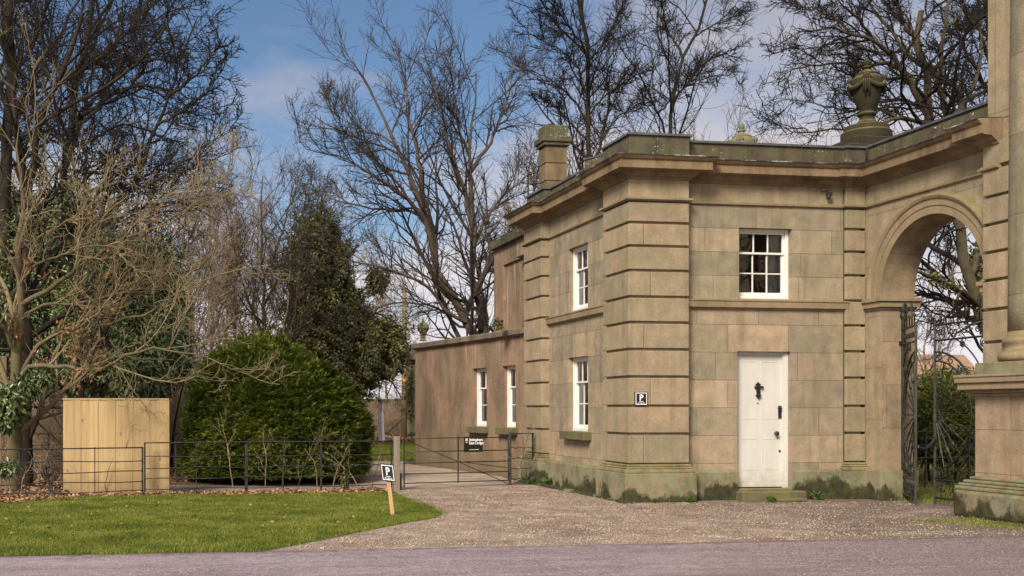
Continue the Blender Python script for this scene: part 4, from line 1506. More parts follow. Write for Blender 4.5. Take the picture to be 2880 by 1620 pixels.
# ------------------------------------------------------------------ trees
def resample(pts, n):
    P = np.array(pts, float)
    if len(P) > 2:
        Q = []
        for i in range(len(P) - 1):
            p0, p1, p2, p3 = P[max(i - 1, 0)], P[i], P[i + 1], P[min(i + 2, len(P) - 1)]
            for f in np.linspace(0, 1, 8, endpoint=False):
                Q.append(.5 * (2 * p1 + (p2 - p0) * f + (2 * p0 - 5 * p1 + 4 * p2 - p3) * f ** 2 + (3 * p1 - p0 - 3 * p2 + p3) * f ** 3))
        Q.append(P[-1])
        P = np.array(Q)
    d = np.concatenate([[0], np.cumsum(np.linalg.norm(np.diff(P, axis=0), axis=1))])
    t = np.linspace(0, d[-1], n)
    return np.stack([np.interp(t, d, P[:, k]) for k in range(3)], 1)


def tubes(P, R0, R1, k, pw=1.):
    """P (B,n,3) -> verts, quads"""
    B, n, _ = P.shape
    T = np.empty_like(P)
    T[:, 1:-1] = P[:, 2:] - P[:, :-2]
    T[:, 0] = P[:, 1] - P[:, 0]
    T[:, -1] = P[:, -1] - P[:, -2]
    T = unit(T)
    ref = np.where(np.abs(T[:, :1, 2:]) < .8, np.array([0, 0, 1.]), np.array([1., 0, 0]))
    A = unit(np.cross(T, np.broadcast_to(ref, T.shape)))
    Bn = np.cross(A, T)
    f = np.linspace(0, 1, n) ** pw
    R = R0[:, None] + (R1 - R0)[:, None] * f[None]
    w = np.arange(k) * 2 * PI / k
    V = P[:, :, None] + R[:, :, None, None] * (A[:, :, None] * np.cos(w)[None, None, :, None] + Bn[:, :, None] * np.sin(w)[None, None, :, None])
    V = V.reshape(-1, 3)
    b = (np.arange(B) * n * k)[:, None, None]
    i = (np.arange(n - 1) * k)[None, :, None]
    j = np.arange(k)[None, None, :]
    j2 = (j + 1) % k
    q = np.stack([b + i + j, b + i + j2, b + i + k + j2, b + i + k + j], -1).reshape(-1, 4)
    return V, q


def sprout(P, R0, R1, K, t0, ratio, ang, up, wob, n, rs, rmin, tmax=1., lmin=.0, lmax=99.):
    B, m, _ = P.shape
    t = (np.arange(K)[None] + RNG.random((B, K))) / K * (tmax - t0) + t0
    fi = np.clip(t * (m - 1), 0, m - 1.001)
    i = fi.astype(int)
    fr = (fi - i)[..., None]
    bi = np.arange(B)[:, None]
    pos = P[bi, i] * (1 - fr) + P[bi, i + 1] * fr
    T = unit(P[bi, i + 1] - P[bi, i])
    L = np.linalg.norm(np.diff(P, axis=1), axis=2).sum(1)
    rad = R0[:, None] + (R1 - R0)[:, None] * t
    ln = np.clip(L[:, None] * RNG.uniform(ratio[0], ratio[1], (B, K)) * (1.1 - .38 * t), lmin, lmax)
    a = np.radians(RNG.uniform(ang[0], ang[1], (B, K)))[..., None]
    Nn = unit(np.cross(T, RNG.normal(size=(B, K, 3))))
    d = unit(np.cos(a) * T + np.sin(a) * Nn + np.array([0, 0, up]))
    pos, d, ln, rad = pos.reshape(-1, 3), d.reshape(-1, 3), ln.ravel(), rad.ravel()
    M_ = len(pos)
    out = np.empty((M_, n, 3))
    out[:, 0] = pos
    st = ln / (n - 1)
    for j in range(1, n):
        d = unit(d + RNG.normal(size=(M_, 3)) * wob + np.array([0, 0, up * .35]))
        out[:, j] = out[:, j - 1] + d * st[:, None]
    r0 = np.clip(np.minimum(rad * rs, .022 * ln + rmin), rmin, None)
    return out, r0, np.maximum(r0 * .3, rmin * .75)


def merge(parts):
    Vs, Fs, o = [], [], 0
    for V, q in parts:
        Vs.append(V)
        Fs.append(q + o)
        o += len(V)
    return np.concatenate(Vs), [np.concatenate(Fs)]


BASE_SPEC = [  # K, t0, ratio, ang, up, wob, n, rscale, rmin
    (10, .22, (.3, .55), (28, 58), .10, .16, 8, .6, .010),
    (8, .12, (.32, .6), (30, 62), .06, .22, 6, .6, .006),
    (6, .12, (.35, .65), (30, 65), .05, .28, 4, .65, .0042),
    (3, .25, (.4, .7), (30, 60), .05, .25, 3, .7, .0032)]


def tree(name, label, limbs, bark='bark_grey', twig='twig_grey', spec=BASE_SPEC, group=None, cat='tree', base=None, girth=1., trim=1.):
    """limbs: (points, r0, r1, sprout?) in world space"""
    L = [(resample(resample(p, 60)[:max(12, int(60 * (trim if i or trim > .95 else (trim + 1) / 2)))], 16), a * girth, b * (girth + .3) / 1.3, *(c or (True,))) for i, (p, a, b, *c) in enumerate(limbs)]
    b0 = base if base is not None else tuple(L[0][0][0])
    t = thing(name, label, cat, (b0[0], b0[1], 0), group)
    off = np.array([b0[0], b0[1], 0])
    P = np.stack([l[0] for l in L])
    r0 = np.array([l[1] for l in L])
    r1 = np.array([l[2] for l in L])
    # slight natural crookedness
    P[:, 1:-1] += RNG.normal(size=P[:, 1:-1].shape) * (r0[:, None, None] * .22 + .01)
    V, q = tubes(P, r0, r1, 10, .85)
    o = link_mesh('trunk', np_mesh('trunk', V - off, [q]), bark, t)
    o.data.polygons.foreach_set('use_smooth', np.ones(len(o.data.polygons), bool))
    s = np.array([l[3] for l in L])
    cur = (P[s], r0[s], r1[s])
    parts = []
    ks = (6, 4, 3, 3, 3)
    tips = None
    for lv, (K, t0, ra, an, up, wob, n, rsc, rmin) in enumerate(spec):
        cur = sprout(*cur, K, t0, ra, an, up, wob, n, rsc, rmin)
        parts.append(tubes(*cur, ks[lv]))
        tips = cur[0]
    V, F_ = merge(parts)
    c = link_mesh('crown', np_mesh('crown', V - off, F_), twig, t)
    return t, P, tips


def px(d, pts, dd=None):
    """bearings at distance d (plus optional drift in depth along the limb)"""
    n = len(pts)
    out = []
    for i, p in enumerate(pts):
        e = (dd or 0) * (i / max(1, n - 1)) ** 1.2
        out.append(W(p[0], p[1], d + e))
    return out


def grounded(d, pts, dd=None):
    q = px(d, pts, dd)
    return [(q[0][0], q[0][1], -.1)] + q


# --- A: the big limb-spreading tree by the left railings
dA = 21.6
dense_spec = [(10, .08, (.26, .46), (25, 58), .06, .15, 9, .55, .011), (8, .08, (.38, .7), (26, 58), .04, .17, 8, .62, .008), (5, .1, (.36, .64), (28, 58), .04, .2, 5, .68, .0062)]
oak_spec = [(8, .12, (.24, .44), (25, 55), .16, .13, 9, .55, .010), (7, .1, (.36, .62), (28, 55), .12, .16, 8, .6, .007), (4, .12, (.36, .62), (28, 56), .10, .2, 5, .68, .0052), (2, .3, (.4, .7), (28, 55), .08, .2, 3, .72, .0045)]
limbsA = [
    (grounded(dA, [(33, 1320), (40, 1080), (43, 1002), (50, 915), (58, 790), (55, 693), (66, 621), (66, 560), (58, 490), (62, 420), (54, 350)]), .29, .008),
    (px(dA, [(62, 1050), (90, 1005), (145, 949), (217, 937), (270, 920), (328, 901), (411, 886), (459, 857), (517, 809), (560, 760), (604, 708)], -1.5), .085, .012),
    (px(dA, [(60, 1060), (100, 1028), (169, 1031), (241, 1041), (290, 1031), (338, 1007), (420, 985), (507, 990), (585, 1005)], -2.5), .08, .012),
    (px(dA, [(70, 885), (97, 868), (145, 853), (251, 850), (314, 829), (396, 812), (483, 821), (560, 850)], -1.), .06, .01),
    (px(dA, [(55, 860), (80, 845), (135, 814), (193, 775), (222, 740), (290, 713), (338, 674), (411, 650), (507, 597), (590, 560), (660, 545)], -1.6), .09, .01),
    (px(dA, [(58, 700), (120, 660), (200, 620), (300, 610), (400, 560), (480, 540)], -2.), .05, .01),
    (px(dA, [(50, 1000), (20, 940), (-40, 880), (-120, 820)], -1), .08, .02),
    (px(dA, [(58, 790), (110, 740), (170, 720), (250, 690), (330, 700)], -2), .05, .01),
]
tA, PA, tipsA = tree('oak_tree', 'bare spreading tree with long low olive limbs and copper leaves beside the left railings', limbsA, 'bark_olive', 'twig_olive', oak_spec, girth=.62)
d2 = 23.
limbsA2 = [
    (grounded(d2, [(70, 1330), (72, 900), (75, 580), (89, 476), (112, 352), (157, 240), (195, 166), (232, 41), (260, -60)]), .24, .05),
    (grounded(d2, [(225, 1330), (228, 900), (234, 669), (238, 587), (242, 517), (240, 414), (219, 352), (205, 250), (215, 120)]), .13, .03),
    (px(d2, [(234, 669), (300, 630), (348, 558), (400, 470), (440, 352), (480, 265), (509, 166), (534, 95), (567, 25), (580, -30)], 1.5), .09, .02),
    (px(d2, [(260, 655), (310, 620), (331, 559), (435, 509), (538, 439), (600, 397), (662, 360), (710, 305)], -.8), .07, .012),
    (px(d2, [(236, 640), (260, 580), (352, 522), (455, 480), (560, 470), (640, 440)], 2.), .07, .012),
    (px(d2, [(112, 352), (190, 300), (290, 250), (390, 170), (470, 70), (520, -30)], -1.), .08, .02),
    (px(d2, [(157, 240), (250, 190), (350, 100), (420, 0), (450, -70)], 1.2), .08, .02),
    (px(d2, [(440, 352), (500, 320), (570, 270), (620, 200), (650, 150)], 1.), .05, .012),
    (px(d2, [(480, 265), (540, 220), (600, 150), (640, 90)], -1.), .05, .012),
    (px(d2, [(80, 540), (50, 430), (36, 300), (60, 150), (70, 0)], 1.), .10, .03),
    (px(d2, [(219, 352), (280, 300), (340, 200), (400, 110), (430, 30)], 1.), .06, .015),
]
tree('oak_tree', 'dark twin stemmed bare tree whose upper limbs arch right over the laurels', limbsA2, 'bark_dark', 'twig_dark', dense_spec, girth=.7, trim=.88)
# copper leaves still hanging on its inner twigs
sel = tipsA[:, 1]
near = []
for q in [(110, 985), (150, 1035), (250, 1035), (230, 935), (130, 960), (290, 915), (60, 905), (340, 690), (440, 640), (150, 800), (35, 760), (180, 900), (260, 620), (320, 780), (310, 930), (100, 1010)]:
    c = np.array(W(q[0], q[1], dA - 1.))
    d = np.linalg.norm((sel - c) * np.array([1, .3, 1]), axis=1)
    k = np.argsort(d + RNG.random(len(d)) * .8)[:17]
    near.append(sel[k])
near = np.concatenate(near)
C = np.repeat(near, 2, 0) + RNG.normal(size=(len(near) * 2, 3)) * .035
leaf_mesh('dead_leaves', C, RNG.normal(size=C.shape) + [0, 0, -.6], RNG.normal(size=C.shape), RNG.uniform(.06, .11, len(C)), RNG.uniform(.035, .06, len(C)), 'dead_leaf', tA, .5)

# --- B, C: big dark trees behind it
dC = 33.
limbsC = [
    (grounded(dC, [(180, 1200), (182, 800), (186, 500), (195, 331), (219, 228), (248, 124), (262, 20), (270, -120)]), .34, .13),
    (px(dC, [(192, 370), (220, 335), (269, 300), (306, 269), (373, 244), (455, 252), (522, 269), (585, 300)], -2), .17, .03),
    (px(dC, [(373, 246), (381, 225), (414, 178), (447, 166), (497, 170), (540, 150)], -1), .11, .03),
    (px(dC, [(190, 420), (260, 395), (340, 350), (420, 370), (500, 400), (560, 395)], 2), .10, .02),
    (px(dC, [(186, 480), (280, 485), (340, 475), (390, 458), (440, 475)], -2), .13, .03),
    (px(dC, [(230, 190), (310, 130), (380, 80), (430, 10), (470, -60)], 2), .12, .03),
    (px(dC, [(215, 240), (150, 170), (110, 80), (90, -40)], 1), .12, .03),
    (px(dC, [(250, 120), (330, 60), (420, 60), (510, 20), (600, 40)], -2), .08, .02),
    (px(dC, [(190, 400), (120, 340), (60, 250), (0, 200)], 2), .12, .03),
]
tree('beech_tree', 'dark bare tree with heavy twisted limbs rising behind the left oak', limbsC, 'bark_dark', 'twig_dark', [(12, .08, (.24, .46), (28, 60), .05, .17, 10, .55, .013), (8, .08, (.38, .68), (28, 60), .02, .2, 8, .62, .0095), (5, .1, (.38, .66), (28, 60), .02, .22, 6, .7, .0075)], girth=.55, trim=.9)
dB = 27.
limbsB = [
    (grounded(dB, [(10, 1250), (12, 800), (15, 500), (22, 250), (25, 100), (30, -120)]), .36, .2),
    (px(dB, [(18, 400), (60, 300), (110, 180), (180, 80), (240, -40)], 1), .12, .04),
    (px(dB, [(22, 250), (80, 150), (120, 60), (150, -60)], -1), .10, .03),
    (px(dB, [(16, 480), (90, 430), (150, 400), (230, 400), (300, 360)], 1), .09, .02),
    (px(dB, [(20, 320), (120, 260), (220, 200), (320, 180), (400, 120)], -2), .09, .02),
]
tree('beech_tree', 'thick dark trunk at the extreme left edge, rising out of the picture', limbsB, 'bark_dark', 'twig_dark', dense_spec, girth=.5)

# --- F: the many-stemmed tree above the curved wing
dF = 41.
FS = [(12, .16, (.20, .40), (22, 50), .06, .10, 10, .6, .014), (9, .08, (.36, .66), (24, 52), .06, .13, 8, .65, .0095), (5, .1, (.38, .66), (24, 52), .06, .15, 5, .72, .007)]
limbsF = [
    (grounded(dF, [(1345, 940), (1335, 920), (1310, 890), (1280, 850), (1263, 815), (1229, 738), (1212, 665), (1201, 628), (1181, 555), (1157, 507), (1138, 459), (1119, 411), (1090, 348), (1061, 300), (1027, 232), (990, 170), (969, 130)]), .42, .03),
    (px(dF, [(1190, 590), (1181, 483), (1172, 411), (1150, 330), (1138, 217), (1109, 121), (1090, 80)], 2), .15, .02),
    (px(dF, [(1203, 632), (1167, 580), (1114, 536), (1032, 483), (959, 440), (872, 420), (814, 367)], -2), .12, .015),
    (px(dF, [(1185, 605), (1138, 594), (1061, 589), (959, 568), (897, 536), (850, 500)], 3), .09, .015),
    (grounded(dF + .6, [(1352, 920), (1345, 850), (1335, 760), (1331, 676), (1327, 580), (1322, 483), (1316, 415), (1331, 309), (1341, 232), (1330, 160), (1322, 110)]), .34, .03),
    (px(dF + .6, [(1330, 650), (1302, 522), (1273, 449), (1254, 348), (1230, 270), (1201, 169), (1167, 97)], -1.5), .15, .02),
    (px(dF + .6, [(1333, 690), (1360, 630), (1409, 556), (1476, 502), (1530, 430)], 2), .12, .02),
    (px(dF, [(1340, 900), (1300, 905), (1254, 873), (1200, 801), (1162, 778), (1104, 762), (1031, 741), (944, 724), (886, 704), (833, 675)], -3), .13, .015),
    (px(dF, [(1345, 918), (1325, 925), (1283, 912), (1234, 869), (1138, 852), (1070, 864), (1002, 898), (920, 888)], 2), .10, .015),
    (px(dF, [(1119, 411), (1070, 380), (1010, 360), (930, 310), (900, 240)], 2), .07, .015),
    (px(dF, [(1150, 490), (1080, 470), (1000, 400), (940, 330), (920, 270)], -2), .08, .015),
    (px(dF + .6, [(1322, 483), (1380, 400), (1420, 300), (1440, 200), (1430, 120)], 1.5), .13, .02),
    (px(dF + .6, [(1340, 800), (1385, 740), (1420, 690), (1460, 600)], 1.), .12, .03),
    (px(dF + .6, [(1318, 430), (1280, 330), (1270, 220), (1240, 130)], -2), .09, .02),
]
tF, PF, _ = tree('ash_tree', 'tall many stemmed bare tree fanning out above the curved rendered wing', limbsF, 'bark_grey', 'twig_grey', FS, girth=.62, trim=.93)

# --- G: two trees behind the lodge roof
dG = 44.
GS = [(12, .14, (.22, .42), (24, 54), .07, .12, 10, .6, .015), (9, .08, (.36, .68), (24, 52), .05, .15, 8, .65, .0105), (6, .1, (.36, .66), (24, 52), .05, .17, 5, .72, .0078)]
limbsG1 = [
    (grounded(dG, [(1660, 900), (1660, 448), (1653, 345), (1655, 241), (1648, 138), (1638, 34), (1620, -40), (1600, -160)]), .34, .1),
    (px(dG, [(1652, 330), (1648, 259), (1624, 190), (1586, 148), (1538, 121), (1469, 86), (1420, 65)], -2), .12, .015),
    (px(dG, [(1655, 345), (1607, 276), (1565, 238), (1531, 214), (1469, 186), (1420, 150)], 2), .11, .015),
    (px(dG, [(1660, 320), (1693, 276), (1745, 241), (1796, 207), (1850, 190)], -2), .09, .015),
    (px(dG, [(1665, 470), (1690, 400), (1697, 362), (1714, 293), (1714, 224), (1731, 155), (1745, 80), (1750, 0)], 2), .13, .02),
    (px(dG, [(1654, 400), (1600, 340), (1560, 300), (1530, 300), (1540, 240)], 2), .1, .02),
    (px(dG, [(1650, 180), (1700, 120), (1740, 40), (1770, -40)], 2), .1, .02),
    (px(dG, [(1650, 150), (1600, 70), (1550, 10), (1500, -60)], -2), .1, .02),
    (px(dG, [(1655, 260), (1610, 200), (1590, 120), (1560, 60), (1520, 20)], 3), .09, .02),
    (px(dG, [(1690, 400), (1740, 330), (1800, 290), (1850, 270)], 1), .08, .015),
]
tree('ash_tree', 'straight bare tree behind the chimney, trunk rising out of the picture', limbsG1, 'bark_dark', 'twig_dark', GS, girth=.5, trim=.86)
limbsG2 = [
    (grounded(dG + 2, [(1884, 900), (1884, 372), (1893, 293), (1903, 207), (1928, 155), (1952, 103), (1979, 34), (1993, -30), (2010, -120)]), .30, .08),
    (px(dG + 2, [(1920, 165), (1900, 117), (1872, 83), (1848, 28), (1830, -40)], 1.5), .13, .03),
    (px(dG + 2, [(1890, 290), (1938, 228), (1986, 172), (2038, 152), (2090, 114)], -2), .10, .015),
    (grounded(dG + 1, [(1815, 900), (1824, 369), (1852, 317), (1838, 259), (1831, 207), (1797, 155), (1770, 90)]), .2, .02),
    (px(dG + 2, [(1893, 300), (1920, 250), (1990, 220), (2060, 210), (2110, 225)], 2), .08, .015),
    (px(dG + 2, [(1850, 318), (1885, 280), (1900, 200), (1890, 130)], 2), .09, .02),
    (px(dG + 2, [(1950, 105), (2020, 60), (2070, 10), (2100, -50)], 2), .08, .02),
]
tree('ash_tree', 'bare tree with forked crown behind the middle of the lodge parapet', limbsG2, 'bark_dark', 'twig_dark', GS, girth=.5, trim=.86)

# --- H: the heavy-limbed tree behind the archway
dH = 29.
HS = [(11, .1, (.22, .42), (28, 60), .05, .18, 10, .55, .012), (8, .1, (.38, .66), (28, 60), .04, .22, 9, .65, .0085), (5, .1, (.38, .66), (28, 60), .05, .25, 6, .72, .0065)]
limbsH = [
    (grounded(dH, [(2800, 1000), (2772, 900), (2750, 830), (2722, 780), (2716, 720), (2703, 650), (2676, 560), (2645, 460), (2618, 380), (2611, 338), (2616, 242), (2600, 180), (2587, 130), (2593, 60), (2583, -40)]), .40, .12),
    (px(dH, [(2755, 860), (2720, 830), (2680, 805), (2630, 780), (2570, 765), (2530, 740)], -2.), .20, .05, False),
    (px(dH, [(2722, 780), (2750, 720), (2765, 690), (2775, 640), (2760, 560)], 1.), .17, .08, False),
    (px(dH, [(2775, 890), (2768, 790), (2757, 740), (2772, 690), (2800, 600)], 2.), .24, .12, False),
    (px(dH, [(2700, 815), (2690, 860), (2650, 900), (2600, 905), (2560, 890)], -1.), .08, .02),
    (px(dH, [(2680, 805), (2672, 720), (2675, 660), (2650, 600)], 1.), .08, .02),
    (px(dH, [(2768, 900), (2700, 930), (2640, 1000), (2580, 1010)], -1.), .08, .02, False),
    (px(dH, [(2612, 350), (2594, 300), (2569, 242), (2538, 193), (2500, 155), (2466, 121), (2414, 97), (2345, 79), (2259, 83), (2200, 60)], -1.5), .2, .02),
    (px(dH, [(2545, 196), (2483, 179), (2431, 190), (2373, 179), (2276, 186), (2207, 205), (2150, 190)], -1), .13, .015),
    (px(dH, [(2655, 480), (2685, 360), (2711, 286), (2700, 250), (2673, 235), (2621, 200), (2552, 155), (2500, 79), (2449, 17), (2420, -60)], 1), .2, .05),
    (px(dH, [(2640, 440), (2662, 311), (2645, 242), (2642, 172), (2656, 86), (2676, -40)], -1), .18, .06),
    (px(dH, [(2610, 345), (2587, 345), (2518, 331), (2448, 362), (2345, 366), (2221, 374), (2138, 386)], -2), .12, .012),
    (px(dH, [(2600, 310), (2569, 290), (2483, 283), (2397, 311), (2311, 293), (2207, 280), (2140, 300)], 2), .11, .012),
    (px(dH, [(2590, 130), (2550, 70), (2500, 20), (2450, -40)], 2), .15, .04),
    (px(dH, [(2500, 155), (2440, 140), (2380, 120), (2310, 130), (2240, 140), (2170, 120)], 2), .08, .015),
    (px(dH, [(2466, 121), (2420, 60), (2380, 20), (2320, -30)], -2), .09, .02),
    (px(dH, [(2400, 95), (2330, 40), (2260, 20), (2190, -20)], 1), .08, .02),
    (px(dH, [(2680, 330), (2740, 240), (2760, 130), (2740, 20)], 2), .14, .04),
    (px(dH, [(2650, 90), (2700, 40), (2730, -40)], 1), .1, .03),
    (px(dH, [(2520, 331), (2470, 300), (2420, 240), (2390, 210), (2330, 230)], 3), .07, .015),
]
tI, PI_, tipsI = tree('beech_tree', 'heavy limbed bare tree leaning through the arch view and spreading behind the large urn', limbsH, 'bark_lean', 'twig_dark', HS, girth=.5, trim=.92)
dJ = 34.
limbsJ = [
    (grounded(dJ, [(2860, 900), (2840, 420), (2811, 193), (2790, 114), (2776, 35), (2770, -80)]), .36, .14),
    (px(dJ, [(2825, 300), (2780, 250), (2740, 180), (2700, 120), (2690, 40)], -2), .12, .03),
    (px(dJ, [(2811, 190), (2850, 100), (2870, 0)], 2), .14, .04),
    (px(dJ, [(2790, 114), (2740, 60), (2700, 0), (2660, -60)], 1), .1, .03),
]
tree('beech_tree', 'dark bare trunk leaning close against the right hand gateway', limbsJ, 'bark_dark', 'twig_dark', HS, girth=.6)

def leaf_cloud(name, label, cat, blobs, n, L, Wd, mat, parent=None, droop=.2, shell=.55, group=None, bump_=.22, jitter=1., outward=1., up_=0., part='foliage', twig=None, ground=True):
    """blobs: (cx,cy,cz, rx,ry,rz, weight)"""
    bl = np.array(blobs, float)
    w = bl[:, 6] / bl[:, 6].sum()
    if parent is None:
        t = thing(name, label, cat, (bl[0, 0], bl[0, 1], 0), group)
    else:
        t = parent
    k = RNG.choice(len(bl), n, p=w)
    d = unit(RNG.normal(size=(n, 3)))
    rr = RNG.uniform(shell, 1., n) ** .6
    lump = 1 + bump_ * (np.sin(d[:, 0] * 7 + k) * np.sin(d[:, 1] * 6 + k * 2) + .6 * np.sin(d[:, 2] * 11 + d[:, 0] * 9 + k))
    C = bl[k, :3] + d * bl[k, 3:6] * (rr * lump)[:, None]
    g = C[:, 2] > .03
    C, d = C[g], d[g]
    n = len(C)
    D = d * outward + RNG.normal(size=(n, 3)) * .55 * jitter + np.array([0, 0, up_ - droop])
    Nn = unit(d + np.array([0, 0, .8]) + RNG.normal(size=(n, 3)) * .45)
    s = RNG.uniform(.65, 1.25, n)
    leaf_mesh(part, C, D, Nn, L * s, Wd * s, mat, t)
    return t


def stems(parent, pts_list, mat='bark_oak', name='stem', k=6):
    mb = MB()
    for pts, r0, r1 in pts_list:
        q = resample(pts, 9)
        mb.tube([tuple(p) for p in q], list(np.linspace(r0, r1, 9)), k)
    return mb.build(name, mat, parent, smooth=True)


# ivy on the leaning tree
pts = PI_[3]
C = np.repeat(pts[:12], 260, 0) + RNG.normal(size=(12 * 260, 3)) * np.array([.12, .2, .16])
C2 = np.repeat(PI_[1][5:11], 45, 0) + RNG.normal(size=(6 * 45, 3)) * .08
C = np.concatenate([C, C2])
leaf_mesh('ivy', C, RNG.normal(size=C.shape) + [0, 0, -.3], RNG.normal(size=C.shape), .09, .07, 'ivy', tI)

# --- E: ivy-smothered tall tree
dE = 47.


def blob(px_, py_, d, rpx, rpy, rd, w=None):
    c = W(px_, py_, d)
    rx, rz = rpx / F * d, rpy / F * d
    return (*c, rx, rd, rz, w or rx * rz)


tE = leaf_cloud('ivy_clad_tree', 'tall dark tree smothered in ivy behind the clipped cypress', 'tree',
                [blob(890, 660, dE, 62, 60, 1.1), blob(868, 740, dE, 62, 90, 1.2), blob(930, 740, dE, 52, 80, 1.2), blob(870, 860, dE, 65, 100, 1.3), blob(950, 850, dE, 66, 90, 1.4), blob(1020, 900, dE, 50, 50, 1.1, .02), blob(900, 960, dE, 105, 85, 1.6),
                 blob(1010, 1000, dE, 90, 90, 1.6), blob(1080, 960, dE, 60, 60, 1.2), blob(1060, 790, dE, 28, 35, .6), blob(1000, 930, dE, 70, 80, 1.2), blob(1100, 1000, dE, 40, 50, 1.), blob(960, 1080, dE, 90, 60, 1.5), blob(860, 1030, dE, 60, 80, 1.4)],
                120000, .125, .095, 'ivy', droop=.3, shell=.3, bump_=.38)
stems(tE, [([W(880, 1250, dE), W(878, 900, dE), W(885, 600, dE)], .3, .05), ([W(900, 1000, dE), W(980, 860, dE), W(1060, 780, dE)], .12, .03), ([W(960, 1150, dE), W(1040, 1000, dE), W(1120, 980, dE)], .12, .02)], name='trunk')
# bare twigs poking through the ivy
p0 = np.stack([resample([W(880, 700, dE), W(900, 600, dE), W(905, 545, dE)], 10), resample([W(880, 820, dE), W(960, 740, dE), W(1010, 690, dE)], 10), resample([W(900, 900, dE), W(1050, 880, dE), W(1140, 930, dE)], 10), resample([W(880, 780, dE), W(800, 760, dE), W(760, 740, dE)], 10), resample([W(940, 1050, dE), W(1080, 1060, dE), W(1130, 1120, dE)], 10)])
cur = (p0, np.full(5, .07), np.full(5, .02))
parts = [tubes(*cur, 5)]
for (K, n) in ((14, 7), (8, 5), (5, 3)):
    cur = sprout(*cur, K, .1, (.3, .7), (25, 65), .02, .25, n, .6, .006)
    parts.append(tubes(*cur, 3))
V, F_ = merge(parts)
link_mesh('crown_twigs', np_mesh('crown_twigs', V - np.array(LOC[tE.name]), F_), 'twig_oak', tE)

# --- woodland: prototypes, then copies
WS = [(15, .22, (.20, .36), (35, 68), .12, .13, 8, .5, .012), (6, .12, (.36, .62), (28, 58), .10, .17, 6, .6, .009), (5, .15, (.38, .66), (28, 56), .10, .2, 4, .68, .0075)]


def wood_proto(h, r, lean, fork, name, label, bark, twig):
    p = [(0, 0, -.1), (lean * .2, .05, h * .25), (lean * .5, -.1, h * .5), (lean * .8, .1, h * .75), (lean, 0, h)]
    lim = [(p, r, .03)]
    for i in range(fork):
        a = 2 * PI * i / fork + 1
        z = h * (.32 + .1 * i)
        s = h * .30
        lim.append(([(lean * .5 * z / h, 0, z), (math.cos(a) * s * .4, math.sin(a) * s * .4, z + s * .6), (math.cos(a) * s * .7, math.sin(a) * s * .7, z + s * 1.4)], r * .5, .02))
    lim = [(a, b * .75, c * .8) for a, b, c in lim]
    return tree(name, label, lim, bark, twig, WS, 'bare woodland trees', base=(0, 0, 0))[0]


protos = [wood_proto(12.5, .17, .5, 3, 'woodland_tree', '', 'bark_wood', 'twig_wood'), wood_proto(11.5, .14, -.6, 2, 'woodland_tree', '', 'bark_wood', 'twig_grey'),
          wood_proto(13., .2, .2, 4, 'woodland_tree', '', 'bark_oak', 'twig_wooddark'), wood_proto(10.5, .11, .8, 2, 'woodland_tree', '', 'bark_wood', 'twig_tan')]


def copy_thing(o):
    c = o.copy()
    COL.objects.link(c)
    LOC[c.name] = LOC[o.name]
    for ch in o.children:
        d = ch.copy()
        COL.objects.link(d)
        d.parent = c
        LOC[d.name] = LOC[o.name]
    return c


WT = [  # bearing px, distance, proto, scale, label
    (738, 42, 2, .93, 'clear straight bare trunk just left of the ivy clad tree'),
    (795, 44, 1, .95, 'slim bare tree leaning beside the ivy clad tree'),
    (700, 50, 0, 1.0, 'bare tree left of the straight trunk, further into the wood'),
    (640, 46, 3, 1.15, 'thin pale tree rising above the left flank of the clipped cypress'),
    (600, 55, 2, 1.1, 'bare woodland tree directly above the cypress left shoulder'),
    (560, 40, 1, .9, 'bare tree in the gap between pine panel and cypress'),
    (520, 48, 0, 1.0, 'bare tree behind the right edge of the pine panel'),
    (480, 36, 3, 1.0, 'slender pale tree above the right end of the pine panel'),
    (430, 43, 2, 1.0, 'bare woodland tree above the middle of the pine panel'),
    (380, 52, 1, 1.1, 'distant bare tree behind the laurel crown'),
    (120, 50, 1, 1.1, 'bare tree deep behind the oak trunk'),
    (30, 46, 0, 1.1, 'bare woodland tree at the far left'),
    (660, 64, 2, 1.2, 'distant bare tree between cypress and straight trunk'),
    (840, 70, 2, 1.3, 'distant bare tree behind the top of the ivy clad tree'),
    (960, 72, 1, 1.25, 'distant bare tree right of the ivy clad top'),
    (1010, 66, 3, 1.2, 'distant thin tree between ivy and utility pole'),
    (1090, 78, 0, 1.05, 'far small bare tree behind the utility pole'),
    (1160, 84, 3, .9, 'far small bare tree behind the distant urn'),
    (1480, 62, 2, 1.2, 'bare tree hidden mostly by the chimney'),
    (1560, 66, 0, 1.3, 'bare tree just right of the chimney, far behind'),
    (1760, 64, 1, 1.35, 'bare tree between the two trunks behind the roof'),
    (2030, 60, 2, 1.2, 'bare tree behind the small mossy urn'),
    (2150, 56, 0, 1.15, 'bare tree left of the large urn, far behind'),
    (2330, 52, 3, 1.2, 'thin bare tree behind the large urn'),
    (2600, 58, 1, .8, 'distant bare tree seen through the arch'),
]
used = set()
for (bx, d, pi, s, lab) in WT:
    q = W(bx, YH, d)
    o = protos[pi] if pi not in used else copy_thing(protos[pi])
    used.add(pi)
    o.location = (q[0], q[1], 0)
    s *= .87 if bx < 1300 else 1.
    o.scale = (s, s, s)
    o.rotation_euler = (0, 0, random.uniform(0, 6.28))
    o['label'] = lab
    o['group'] = 'bare woodland trees'

